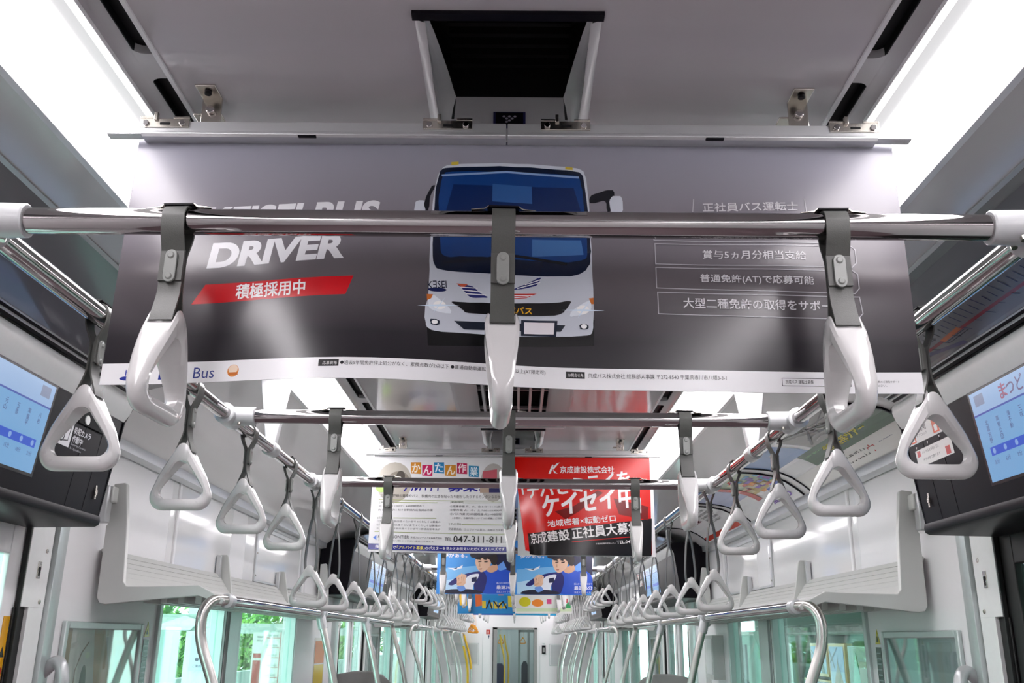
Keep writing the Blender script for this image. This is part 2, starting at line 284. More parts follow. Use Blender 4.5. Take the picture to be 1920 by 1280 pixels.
 ('P', '#c87030', [[-0.102, 0.42], [-0.094, 0.42], [-0.096, 0.414], [-0.101, 0.411]]),
 ('P', '#c87030', [[0.113, 0.425], [0.107, 0.424], [0.11, 0.416], [0.113, 0.416]]),
 ('C', '#ffffff', -0.085, 0.405, 0.008, 0.006),
 ('C', '#ffffff', 0.099, 0.408, 0.008, 0.006),
 ('P', '#dff0ff', [[-0.113, 0.403], [-0.085, 0.406], [-0.06, 0.406], [-0.085, 0.403]]),
 ('P', '#dff0ff', [[0.071, 0.407], [0.099, 0.409], [0.127, 0.407], [0.099, 0.406]]),
 ('P', '#dff0ff', [[-0.093, 0.393], [-0.086, 0.405], [-0.078, 0.417], [-0.085, 0.404]]),
 ('P', '#dff0ff', [[0.092, 0.396], [0.098, 0.408], [0.108, 0.42], [0.1, 0.407]]),
 ('P', '#1b2436', [[-0.093, 0.385], [-0.088, 0.385], [-0.086, 0.384], [-0.084, 0.383], [-0.084, 0.382], [-0.084, 0.379], [-0.084, 0.378], [-0.086, 0.377], [-0.087, 0.376], [-0.091, 0.377], [-0.093, 0.377], [-0.095, 0.378], [-0.095, 0.38], [-0.096, 0.383], [-0.096, 0.384], [-0.095, 0.385]]),
 ('C', '#ffffff', -0.09, 0.381, 0.004, 0.003),
 ('P', '#1b2436', [[0.098, 0.388], [0.103, 0.388], [0.105, 0.387], [0.106, 0.386], [0.106, 0.385], [0.106, 0.383], [0.105, 0.382], [0.103, 0.381], [0.102, 0.381], [0.098, 0.381], [0.097, 0.381], [0.095, 0.382], [0.095, 0.383], [0.094, 0.386], [0.095, 0.387], [0.096, 0.388]]),
 ('C', '#ffffff', 0.1, 0.385, 0.004, 0.003),
 ('P', '#c8b040', [[-0.078, 0.622], [-0.068, 0.623], [-0.068, 0.618], [-0.078, 0.617]]),
 ('P', '#c8b040', [[0.078, 0.617], [0.088, 0.616], [0.088, 0.612], [0.078, 0.613]]),
 ('L', '#b4b2b8', 0.0012, [[0.251, 0.569], [0.249, 0.551]]),
 ('L', '#b4b2b8', 0.0012, [[0.401, 0.571], [0.402, 0.552]]),
 ('T', '#d4d2d6', '正社員バス運転士', 0.263, 0.551, 0.128, 0.013, 0.0234, 0.008, 0),
 ('L', '#b4b2b8', 0.0012, [[0.197, 0.545], [0.195, 0.508], [0.448, 0.507], [0.458, 0.513], [0.459, 0.546]]),
 ('L', '#b4b2b8', 0.0012, [[0.196, 0.503], [0.457, 0.503], [0.462, 0.498], [0.462, 0.479], [0.456, 0.473], [0.196, 0.474], [0.196, 0.503]]),
 ('T', '#dcdade', '賞与5ヵ月分相当支給', 0.259, 0.483, 0.137, 0.012, 0.0, 0.008, 0),
 ('L', '#b4b2b8', 0.0012, [[0.196, 0.469], [0.456, 0.468], [0.462, 0.463], [0.462, 0.443], [0.456, 0.436], [0.196, 0.44], [0.196, 0.469]]),
 ('T', '#dcdade', '普通免許(AT)で応募可能', 0.254, 0.448, 0.149, 0.013, -0.0134, 0.008, 0),
 ('L', '#b4b2b8', 0.0012, [[0.197, 0.434], [0.461, 0.431], [0.463, 0.408], [0.456, 0.4], [0.197, 0.404], [0.197, 0.434]]),
 ('T', '#dcdade', '大型二種免許の取得をサポート', 0.23, 0.413, 0.207, 0.014, -0.0097, 0.008, 0),
 ('P', '#f2f2f4', [[-0.512, 0.3005], [0.528, 0.3005], [0.528, 0.3285], [-0.512, 0.3285]]),
 ('T', '#3040a0', 'K SEI', -0.48, 0.312, 0.03, 0.008, 0, 0.0, 0),
 ('C', '#2c3a9a', -0.475, 0.3085, 0.012, 0.003),
 ('P', '#24358e', [[-0.436, 0.306], [-0.431, 0.306], [-0.431, 0.32], [-0.435, 0.32]]),
 ('P', '#c02838', [[-0.431, 0.3135], [-0.428, 0.32], [-0.423, 0.32], [-0.429, 0.3125]]),
 ('P', '#c02838', [[-0.431, 0.313], [-0.429, 0.3065], [-0.423, 0.306], [-0.429, 0.3125]]),
 ('T', '#2a3a86', 'eisei', -0.424, 0.3062, 0.025, 0.0135, 0, 0.0, 0),
 ('T', '#2a3a86', 'Bus', -0.39, 0.3062, 0.0275, 0.0145, 0, 0.0, 0),
 ('C', '#d8863c', -0.338, 0.3145, 0.0075, 0.0082),
 ('C', '#f0d8c0', -0.338, 0.3165, 0.006, 0.006),
 ('P', '#c86c20', [[-0.344, 0.309], [-0.331, 0.309], [-0.332, 0.3125], [-0.343, 0.3125]]),
 ('P', '#141416', [[-0.229, 0.3165], [-0.204, 0.3165], [-0.204, 0.3255], [-0.229, 0.3255]]),
 ('T', '#e8e8e8', '応募資格', -0.224, 0.3185, 0.018, 0.0048, 0, 0.0, 0),
 ('T', '#28282c', '●過去5年間免許停止処分がなく、累積点数が2点以下 ●普通自動車運転免許取得後3年以上(AT限定可)', -0.202, 0.3175, 0.252, 0.0066, 0, 0.0, 0),
 ('P', '#141416', [[0.076, 0.3145], [0.1, 0.3145], [0.1, 0.3235], [0.076, 0.3235]]),
 ('T', '#e8e8e8', 'お問合せ先', 0.079, 0.3165, 0.019, 0.0048, 0, 0.0, 0),
 ('T', '#28282c', '京成バス株式会社 総務部人事課 〒272-8540 千葉県市川市八幡3-3-1', 0.104, 0.3155, 0.17600000000000005, 0.0066, 0, 0.0, 0),
 ('L', '#3a3a3e', 0.0007, [[0.351, 0.31], [0.438, 0.31], [0.438, 0.32], [0.351, 0.32], [0.351, 0.31]]),
 ('T', '#28282c', '京成バス 運転士募集', 0.355, 0.3128, 0.036, 0.005, 0, 0.0, 0),
 ('T', '#505054', '車掌乗務のご意見サポート', 0.463, 0.3145, 0.036, 0.003, 0, 0, 0),
 ('T', '#505054', 'をください。', 0.463, 0.3095, 0.02, 0.003, 0, 0, 0),
]
ART_JOB = [
 ('C', '#b8b2a6', -0.4389, 0.5507, 0.0654, 0.0759),
 ('C', '#8c8478', -0.4235, 0.5608, 0.0397, 0.0319),
 ('C', '#4a443c', -0.4162, 0.5748, 0.0159, 0.0199),
 ('C', '#b9b4b0', -0.0724, 0.5541, 0.0475, 0.0719),
 ('P', '#c25a66', [[-0.1128, 0.5956], [-0.0593, 0.6041], [-0.0587, 0.5642], [-0.1122, 0.5637]]),
 ('P', '#d58a1e', [[-0.3807, 0.6271], [-0.3428, 0.6275], [-0.341, 0.5835], [-0.3789, 0.5851]]),
 ('P', '#c8145a', [[-0.3384, 0.6175], [-0.3006, 0.6178], [-0.299, 0.5759], [-0.3368, 0.5775]]),
 ('P', '#0f7fb8', [[-0.2949, 0.6279], [-0.257, 0.6283], [-0.2557, 0.5862], [-0.2935, 0.5879]]),
 ('P', '#d08a1e', [[-0.2527, 0.6183], [-0.2129, 0.6187], [-0.2117, 0.5767], [-0.2515, 0.5783]]),
 ('P', '#c01850', [[-0.2091, 0.6267], [-0.1712, 0.6251], [-0.1702, 0.585], [-0.208, 0.5867]]),
 ('P', '#1a8ab8', [[-0.165, 0.6171], [-0.1272, 0.6154], [-0.1263, 0.5735], [-0.164, 0.5751]]),
 ('T', '#fff4e0', 'か', -0.3751, 0.5891, 0.0298, 0.032, 0.0101, 0.018, 0),
 ('T', '#ffe8f0', 'ん', -0.333, 0.5815, 0.0298, 0.032, 0.0101, 0.018, 0),
 ('T', '#eaf8ff', 'た', -0.2897, 0.5919, 0.0298, 0.032, 0.0101, 0.018, 0),
 ('T', '#fff0d8', 'ん', -0.2456, 0.5824, 0.0298, 0.032, 0.0067, 0.018, 0),
 ('T', '#ffe8ec', '作', -0.2041, 0.5907, 0.0298, 0.032, 0.0101, 0.014, 0),
 ('T', '#eaf8ff', '業', -0.1601, 0.5792, 0.0297, 0.032, 0.0067, 0.014, 0),
 ('C', '#9acc3c', -0.4853, 0.5285, 0.0198, 0.0158),
 ('T', '#2a2590', 'アルバイト', -0.4036, 0.5174, 0.1402, 0.0435, 0.0378, 0.018, 0.15),
 ('T', '#2a2590', '募集!', -0.2397, 0.519, 0.1224, 0.0475, 0.009, 0.018, 0.15),
 ('P', '#b09a88', [[-0.1215, 0.5359], [-0.0523, 0.5326], [-0.0521, 0.5168], [-0.1211, 0.5161]]),
 ('P', '#2a2a60', [[-0.088, 0.5401], [-0.0464, 0.5366], [-0.0461, 0.5168], [-0.0876, 0.5165]]),
 ('T', '#3a3a3c', '北総・松戸線の電車やバス、駅構内の広告を貼ったり剥がしたりするカンタンなお仕事!', -0.4875, 0.495, 0.4574, 0.0118, 0.0009, 0, 0),
 ('L', '#a8b478', 0.002, [[-0.4909, 0.4851], [-0.026, 0.4856]]),
 ('T', '#5a6a4a', '[雇用条件]', -0.4882, 0.4715, 0.0532, 0.0078, 0.0094, 0, 0),
 ('L', '#a8b478', 0.0025, [[-0.4313, 0.4759], [-0.2778, 0.4774]]),
 ('T', '#707074', '給 与 時給1,100円〜 ※研修期間あり', -0.4894, 0.4578, 0.165, 0.0078, 0.0212, 0, 0),
 ('T', '#606064', '内 容 松戸駅における駅構内広告掲出作業', -0.4907, 0.4441, 0.1983, 0.0077, 0.0096, 0, 0),
 ('T', '#5a6a4a', '[勤務時間]', -0.2285, 0.4759, 0.0492, 0.0078, 0.0081, 0, 0),
 ('L', '#a8b478', 0.0025, [[-0.1755, 0.4783], [-0.0299, 0.4797]]),
 ('T', '#606064', '①電車作業 月、水、金 8:45〜11:15(休憩)', -0.23, 0.4602, 0.2003, 0.0088, 0.0, 0, 0),
 ('T', '#606064', '②駅作業 火、木、土 7:00〜11:00(4時)', -0.2296, 0.4466, 0.2001, 0.0087, -0.0005, 0, 0),
 ('T', '#606064', '③バス作業 約3時間程度 月2〜10回程度', -0.2292, 0.433, 0.1999, 0.0087, -0.0005, 0, 0),
 ('T', '#707074', '※休憩計、作業時間については応相談、ご相談可', -0.221, 0.4195, 0.1919, 0.0068, -0.0005, 0, 0),
 ('T', '#5a6a4a', '[応募資格]', -0.4911, 0.415, 0.0431, 0.0077, 0.0093, 0, 0),
 ('L', '#a8b478', 0.0025, [[-0.4325, 0.4194], [-0.2797, 0.4209]]),
 ('T', '#707074', '①電車作業 年齢55歳ぐらいまで ※くわしくは募集の', -0.4924, 0.4034, 0.2289, 0.0077, 0.0009, 0, 0),
 ('T', '#707074', '②駅作業 年齢55歳ぐらいまで ※くわしくは募集の', -0.4936, 0.3898, 0.2305, 0.0077, 0.0013, 0, 0),
 ('T', '#707074', '③バス(車両) 年齢55歳ぐらいまで ※普通自動車免許', -0.4929, 0.3764, 0.2303, 0.0077, 0.0009, 0, 0),
 ('T', '#5a6a4a', '[その他]', -0.232, 0.3962, 0.043, 0.0087, 0.0093, 0, 0),
 ('L', '#a8b478', 0.0025, [[-0.1852, 0.4005], [-0.0289, 0.3981]]),
 ('T', '#606064', '交通費支給、ユニフォーム貸与、長期の方大歓迎', -0.2334, 0.3788, 0.2087, 0.0086, -0.0177, 0, 0),
 ('L', '#a8b478', 0.002, [[-0.4983, 0.3686], [-0.0246, 0.3655]]),
 ('P', '#2a6ad0', [[-0.503, 0.3475], [-0.4918, 0.3572], [-0.4908, 0.3381]]),
 ('T', '#3c3c44', 'KEISEI FRONTIER', -0.4854, 0.3458, 0.111, 0.0115, -0.0081, 0, 0),
 ('T', '#3c3c44', '京成フロンティア企画株式会社', -0.3686, 0.3469, 0.1129, 0.0067, -0.008, 0, 0),
 ('T', '#707074', '千葉県市川市八幡3-3-1 京成八幡第一生命ビル', -0.4848, 0.3343, 0.2003, 0.0057, 0.0, 0, 0),
 ('T', '#3a3a3c', 'TEL', -0.2458, 0.3404, 0.0252, 0.0115, 0.0079, 0, 0),
 ('T', '#2a2a2c', '047-311-8111', -0.2146, 0.335, 0.1943, 0.0248, -0.0103, 0.008, 0),
 ('P', '#2b2f86', [[-0.5193, 0.3263], [-0.0202, 0.3197], [-0.0199, 0.3007], [-0.5182, 0.3054]]),
 ('T', '#f0f0f8', '採用係まで', -0.4931, 0.3095, 0.0737, 0.0114, -0.0163, 0.01, 0),
 ('T', '#f0e468', '「アルバイト募集」', -0.4155, 0.3083, 0.099, 0.0114, -0.0091, 0.01, 0),
 ('T', '#f0f0f8', 'のポスターを見たとお伝えいただくとスムーズです', -0.3146, 0.3074, 0.2869, 0.0114, -0.0038, 0.01, 0),
]
ART_RED = [
 ('P', '#141012', [[0.028, 0.3641], [0.5106, 0.4284], [0.5058, 0.2944], [0.0285, 0.2898]]),
 ('P', '#7a0c0a', [[0.1548, 0.4483], [0.2236, 0.4684], [0.313, 0.5281], [0.3325, 0.5184], [0.243, 0.4491], [0.1938, 0.4196]]),
 ('P', '#7a0c0a', [[0.3715, 0.4992], [0.4984, 0.471], [0.4967, 0.4224], [0.3897, 0.4408]]),
 ('T', '#f8f4f4', '京成建設株式会社', 0.1752, 0.5903, 0.2005, 0.026, 0.009, 0.01, 0),
 ('P', '#f8f4f4', [[0.1316, 0.5879], [0.1416, 0.6139], [0.1475, 0.622], [0.1515, 0.62], [0.1395, 0.5879]]),
 ('P', '#f8f4f4', [[0.1435, 0.6059], [0.1615, 0.6261], [0.1735, 0.6303], [0.1515, 0.604]]),
 ('P', '#f8f4f4', [[0.1475, 0.604], [0.1633, 0.5902], [0.1653, 0.5882], [0.1534, 0.5901]]),
 ('T', '#f4f0f0', '「チバとミライを', 0.0212, 0.49, 0.4143, 0.0594, 0.1332, 0.018, 0.1),
 ('T', '#f8f4f4', 'ケイセイ中', 0.1097, 0.4246, 0.3427, 0.0823, 0.1346, 0.02, 0.1),
 ('T', '#f4f0f0', '」', 0.4369, 0.4471, 0.0352, 0.0547, 0.0085, 0, 0),
 ('T', '#f4f0f0', '地域密着×転動ゼロ', 0.1292, 0.39, 0.2495, 0.0252, 0.1024, 0.01, 0),
 ('T', '#f8f4f4', '京成建設', 0.0457, 0.328, 0.1642, 0.0383, 0.1142, 0.014, 0),
 ('T', '#f8f4f4', '正社員大募集', 0.2185, 0.3487, 0.2492, 0.0403, 0.1174, 0.014, 0),
 ('L', '#b81414', 0.003, [[0.2165, 0.3391], [0.4461, 0.3623]]),
 ('T', '#e0dcdc', '千葉県船橋市宮本4-17-3', 0.3017, 0.3304, 0.0719, 0.0057, 0.0626, 0, 0),
 ('T', '#f0ecec', 'TEL.047-435', 0.3793, 0.335, 0.0896, 0.0114, 0.0726, 0.01, 0),
]
ART_MAN = [
 ('P', '#2f8fdc', [[-0.51, 0.5476], [0.0072, 0.5526], [0.0079, 0.4745], [-0.5069, 0.4554]]),
 ('P', '#74b8ec', [[-0.5069, 0.4554], [-0.2317, 0.4792], [-0.23, 0.3947], [-0.5041, 0.3709]]),
 ('P', '#b8dcf6', [[-0.5041, 0.3709], [-0.3026, 0.408], [-0.2999, 0.2962], [-0.5015, 0.2942]]),
 ('P', '#101440', [[-0.1241, 0.5656], [0.0071, 0.5668], [0.0084, 0.4181], [-0.1225, 0.4591]]),
 ('P', '#1c50c8', [[-0.2086, 0.4484], [-0.1631, 0.4615], [-0.1388, 0.4663], [-0.1114, 0.4674], [-0.0901, 0.4645], [-0.0534, 0.4547], [-0.0359, 0.4489], [-0.0202, 0.4414], [-0.0114, 0.4348], [-0.0009, 0.4222], [0.0039, 0.412], [0.0075, 0.3939], [0.0088, 0.374], [0.0092, 0.3325], [-0.0016, 0.314], [-0.0343, 0.2999], [-0.078, 0.2948], [-0.1764, 0.2939], [-0.2195, 0.2992], [-0.2506, 0.316], [-0.2591, 0.3388], [-0.2538, 0.3905], [-0.2463, 0.415], [-0.2294, 0.4367]]),
 ('P', '#6aa0ec', [[-0.1298, 0.4661], [-0.0723, 0.5091], [-0.05, 0.4598], [-0.0933, 0.4453]]),
 ('P', '#1a2070', [[-0.4304, 0.371], [-0.4049, 0.3901], [-0.3897, 0.3998], [-0.3696, 0.4097], [-0.3512, 0.4165], [-0.3163, 0.427], [-0.2974, 0.432], [-0.2758, 0.4364], [-0.2586, 0.4388], [-0.2286, 0.4417], [-0.2144, 0.4408], [-0.2017, 0.4355], [-0.1947, 0.4273], [-0.1865, 0.4084], [-0.184, 0.3961], [-0.1845, 0.378], [-0.188, 0.3602], [-0.1977, 0.3249], [-0.2043, 0.3092], [-0.2145, 0.2974], [-0.2247, 0.2934], [-0.2455, 0.2932], [-0.255, 0.2963], [-0.263, 0.3058], [-0.2668, 0.3186], [-0.27, 0.3475], [-0.2746, 0.3606], [-0.2853, 0.371], [-0.2984, 0.3752], [-0.327, 0.3774], [-0.3424, 0.377], [-0.3596, 0.3735], [-0.373, 0.368], [-0.3961, 0.3552], [-0.4078, 0.3499], [-0.4198, 0.3469], [-0.4282, 0.3471], [-0.4413, 0.3507], [-0.4443, 0.3544], [-0.4402, 0.362]]),
 ('P', '#e8ecf6', [[-0.3338, 0.3813], [-0.3212, 0.3991], [-0.3125, 0.4076], [-0.2987, 0.4154], [-0.2847, 0.4197], [-0.2561, 0.4251], [-0.2441, 0.4257], [-0.2366, 0.4224], [-0.2362, 0.4162], [-0.2424, 0.401], [-0.2461, 0.3931], [-0.2512, 0.3846], [-0.2558, 0.3784], [-0.2647, 0.3682], [-0.2689, 0.3615], [-0.2725, 0.3514], [-0.2745, 0.3413], [-0.2766, 0.3212], [-0.2802, 0.3128], [-0.2887, 0.3077], [-0.2994, 0.3076], [-0.3228, 0.3124], [-0.3333, 0.3164], [-0.3413, 0.3239], [-0.3441, 0.3322], [-0.3445, 0.3498], [-0.3433, 0.3596], [-0.3393, 0.3714]]),
 ('P', '#141c48', [[-0.2879, 0.3976], [-0.2519, 0.405], [-0.2512, 0.3734], [-0.2873, 0.3696]]),
 ('P', '#101434', [[-0.4807, 0.3009], [-0.4655, 0.3123], [-0.4512, 0.3175], [-0.4237, 0.3215], [-0.392, 0.3231], [-0.3245, 0.3238], [-0.2914, 0.3228], [-0.2593, 0.3194], [-0.239, 0.3146], [-0.2103, 0.3036], [-0.2099, 0.2986], [-0.2374, 0.2945], [-0.2837, 0.2928], [-0.3951, 0.2917], [-0.443, 0.2925], [-0.4751, 0.296]]),
 ('P', '#d8a888', [[-0.1855, 0.4534], [-0.1791, 0.4636], [-0.174, 0.469], [-0.165, 0.4751], [-0.155, 0.4797], [-0.1342, 0.4875], [-0.1247, 0.4893], [-0.1168, 0.4869], [-0.1132, 0.481], [-0.1104, 0.4657], [-0.1109, 0.4581], [-0.1151, 0.4504], [-0.1217, 0.4453], [-0.1372, 0.4375], [-0.1457, 0.4346], [-0.1557, 0.4336], [-0.1638, 0.435], [-0.1783, 0.4399], [-0.184, 0.4432], [-0.1867, 0.4483]]),
 ('P', '#e6bea2', [[-0.2364, 0.5381], [-0.2077, 0.5448], [-0.1937, 0.5469], [-0.1806, 0.5466], [-0.1727, 0.544], [-0.1621, 0.5364], [-0.1576, 0.531], [-0.1549, 0.5225], [-0.1547, 0.5137], [-0.157, 0.4958], [-0.1595, 0.4865], [-0.1646, 0.4762], [-0.1705, 0.4685], [-0.1833, 0.4557], [-0.1902, 0.4495], [-0.1979, 0.444], [-0.204, 0.4408], [-0.2143, 0.4369], [-0.2198, 0.4358], [-0.2259, 0.4366], [-0.2306, 0.439], [-0.2385, 0.4453], [-0.2428, 0.4497], [-0.2478, 0.4569], [-0.2517, 0.4643], [-0.2586, 0.4795], [-0.2615, 0.4879], [-0.2635, 0.4976], [-0.2638, 0.5056], [-0.2628, 0.5196], [-0.2592, 0.5266], [-0.2493, 0.5336]]),
 ('P', '#241818', [[-0.2379, 0.5548], [-0.1777, 0.5605], [-0.1503, 0.5613], [-0.1284, 0.5581], [-0.1192, 0.5519], [-0.1138, 0.5366], [-0.1119, 0.5281], [-0.1117, 0.5178], [-0.1134, 0.5093], [-0.1184, 0.4939], [-0.1217, 0.4874], [-0.1269, 0.4831], [-0.1321, 0.4825], [-0.1426, 0.4849], [-0.1479, 0.4874], [-0.1532, 0.4925], [-0.1568, 0.4984], [-0.1622, 0.5111], [-0.1666, 0.5172], [-0.1741, 0.5226], [-0.1823, 0.5257], [-0.1994, 0.5294], [-0.2083, 0.5303], [-0.2179, 0.5293], [-0.225, 0.5268], [-0.2366, 0.5203], [-0.2427, 0.518], [-0.2492, 0.5175], [-0.2541, 0.519], [-0.262, 0.5241], [-0.2665, 0.5271], [-0.2718, 0.5314], [-0.2763, 0.5353], [-0.2843, 0.5429], [-0.2812, 0.5469], [-0.2638, 0.5514]]),
 ('P', '#3a2620', [[-0.2432, 0.5075], [-0.2214, 0.5112], [-0.2213, 0.5041], [-0.243, 0.5004]]),
 ('P', '#3a2620', [[-0.2032, 0.5079], [-0.1778, 0.5117], [-0.1813, 0.501], [-0.2031, 0.5008]]),
 ('P', '#c89a7c', [[-0.2321, 0.5005], [-0.2424, 0.4721], [-0.2279, 0.4722]]),
 ('P', '#b06a60', [[-0.2385, 0.458], [-0.2168, 0.4617], [-0.2203, 0.4528], [-0.2348, 0.4527]]),
 ('P', '#241818', [[-0.2582, 0.5286], [-0.2367, 0.5431], [-0.2252, 0.5148], [-0.2471, 0.5181]]),
 ('P', '#241818', [[-0.2147, 0.5397], [-0.182, 0.5401], [-0.1888, 0.5151], [-0.207, 0.5185]]),
 ('P', '#1a1a2c', [[-0.248, 0.5644], [-0.1824, 0.565], [-0.154, 0.5646], [-0.1343, 0.5626], [-0.1298, 0.5598], [-0.1363, 0.5533], [-0.1451, 0.5495], [-0.1652, 0.5446], [-0.1897, 0.5403], [-0.2433, 0.5321], [-0.2677, 0.53], [-0.2874, 0.5319], [-0.2958, 0.5372], [-0.3014, 0.5513], [-0.2966, 0.5576], [-0.2766, 0.5625]]),
 ('P', '#e0b89c', [[-0.384, 0.3777], [-0.379, 0.3841], [-0.3752, 0.3869], [-0.3687, 0.3891], [-0.3618, 0.3899], [-0.3475, 0.39], [-0.3406, 0.3891], [-0.3345, 0.3862], [-0.3311, 0.3823], [-0.3269, 0.3735], [-0.326, 0.3686], [-0.3271, 0.3627], [-0.33, 0.3578], [-0.3376, 0.3489], [-0.3424, 0.3451], [-0.3493, 0.3425], [-0.3559, 0.342], [-0.3689, 0.3432], [-0.375, 0.3448], [-0.3803, 0.3485], [-0.383, 0.3531], [-0.3859, 0.3631], [-0.3866, 0.3683], [-0.3859, 0.3738]]),
 ('L', '#e0b89c', 0.014, [[-0.3776, 0.3722], [-0.3819, 0.3967], [-0.3678, 0.4109]]),
 ('L', '#e6bea2', 0.014, [[-0.3633, 0.3758], [-0.364, 0.4039], [-0.3536, 0.4181]]),
 ('L', '#e0b89c', 0.014, [[-0.3489, 0.3795], [-0.346, 0.4041], [-0.339, 0.4147]]),
 ('L', '#e6bea2', 0.013, [[-0.3344, 0.3761], [-0.3313, 0.3972], [-0.328, 0.4078]]),
 ('L', '#b88868', 0.002, [[-0.3705, 0.3758], [-0.3712, 0.4003]]),
 ('L', '#b88868', 0.002, [[-0.3562, 0.3794], [-0.355, 0.404]]),
 ('L', '#b88868', 0.002, [[-0.3417, 0.3795], [-0.3387, 0.4041]]),
 ('L', '#d8a888', 0.012, [[-0.3808, 0.3546], [-0.3594, 0.3654]]),
 ('P', '#6c98e0', [[-0.3739, 0.343], [-0.3545, 0.3457], [-0.3453, 0.3458], [-0.337, 0.3433], [-0.3324, 0.3392], [-0.327, 0.3292], [-0.3263, 0.324], [-0.3296, 0.3186], [-0.3358, 0.3146], [-0.3512, 0.3082], [-0.3591, 0.3068], [-0.3674, 0.3093], [-0.3733, 0.3146], [-0.3828, 0.3284], [-0.3848, 0.3348], [-0.3815, 0.3402]]),
 ('P', '#e8f0f8', [[-0.4527, 0.4629], [-0.391, 0.46], [-0.348, 0.4817], [-0.3547, 0.4604], [-0.4051, 0.4458]]),
 ('P', '#3a4c70', [[-0.4126, 0.4563], [-0.3839, 0.4671], [-0.3908, 0.4529]]),
 ('T', '#f4f8fc', '夢がある。', -0.4803, 0.5301, 0.1602, 0.0285, 0.0094, 0.01, 0),
 ('T', '#d8e4fc', '都心から成田空港まで', -0.1173, 0.3572, 0.1227, 0.014, 0.0098, 0, 0),
 ('T', '#f0f4ff', '最速36分', -0.1168, 0.3258, 0.1224, 0.0244, 0.0098, 0.01, 0),
 ('T', '#d8e4fc', '京成スカイライナー', -0.1165, 0.3014, 0.1224, 0.0139, 0.0098, 0, 0),
]
ART_BLUE = [
 ('P', '#1a86c8', [[-0.524, 0.4829], [0.0066, 0.488], [0.0089, 0.2286], [-0.5168, 0.2234]]),
 ('P', '#f0c030', [[-0.5142, 0.483], [-0.4454, 0.4836], [-0.4309, 0.2946], [-0.4992, 0.2939]]),
 ('P', '#e06a28', [[-0.3668, 0.4844], [-0.3029, 0.485], [-0.2943, 0.2959], [-0.3526, 0.286]]),
 ('P', '#d8c038', [[-0.2951, 0.3383], [-0.2609, 0.3386], [-0.2597, 0.2728], [-0.2938, 0.2725]]),
 ('P', '#d8c038', [[-0.2263, 0.3201], [-0.1972, 0.3298], [-0.1914, 0.2735], [-0.2207, 0.2732]]),
 ('P', '#d8c038', [[-0.1875, 0.3346], [-0.1581, 0.3302], [-0.1523, 0.2692], [-0.1816, 0.2689]]),
 ('P', '#d8c038', [[-0.1433, 0.3209], [-0.1141, 0.3306], [-0.1085, 0.2696], [-0.1377, 0.2693]]),
 ('P', '#d8c038', [[-0.0944, 0.312], [-0.07, 0.3169], [-0.0841, 0.2698], [-0.1085, 0.2743]]),
 ('P', '#e8d840', [[-0.061, 0.383], [-0.0316, 0.3833], [-0.0209, 0.2845], [-0.055, 0.2842]]),
 ('L', '#141414', 0.012, [[-0.2548, 0.2728], [-0.2267, 0.3389], [-0.206, 0.2733]]),
 ('L', '#141414', 0.012, [[-0.1875, 0.3346], [-0.1477, 0.2833], [-0.1044, 0.3307], [-0.0695, 0.2747]]),
 ('P', '#e07830', [[-0.1703, 0.4911], [-0.0819, 0.4919], [-0.1002, 0.3874], [-0.1492, 0.3869]]),
]
ART_YELLOW = [
 ('P', '#f0f0ea', [[0.0164, 0.4881], [0.5272, 0.4931], [0.5247, 0.2337], [0.0186, 0.2287]]),
 ('C', '#d8d020', 0.0959, 0.3327, 0.0537, 0.0424),
 ('C', '#f08a28', 0.2131, 0.3244, 0.0537, 0.033),
 ('P', '#e0508c', [[0.2962, 0.3582], [0.3402, 0.3586], [0.3401, 0.3163], [0.2961, 0.3158]]),
 ('P', '#2e9c58', [[0.4669, 0.3081], [0.5161, 0.3557], [0.5153, 0.2711], [0.4763, 0.2707]]),
 ('P', '#c82030', [[0.4722, 0.3647], [0.4868, 0.3648], [0.4865, 0.3271], [0.4719, 0.327]]),
 ('P', '#d8e8c0', [[0.0182, 0.2755], [0.5251, 0.2805], [0.5249, 0.2524], [0.0185, 0.2474]]),
]

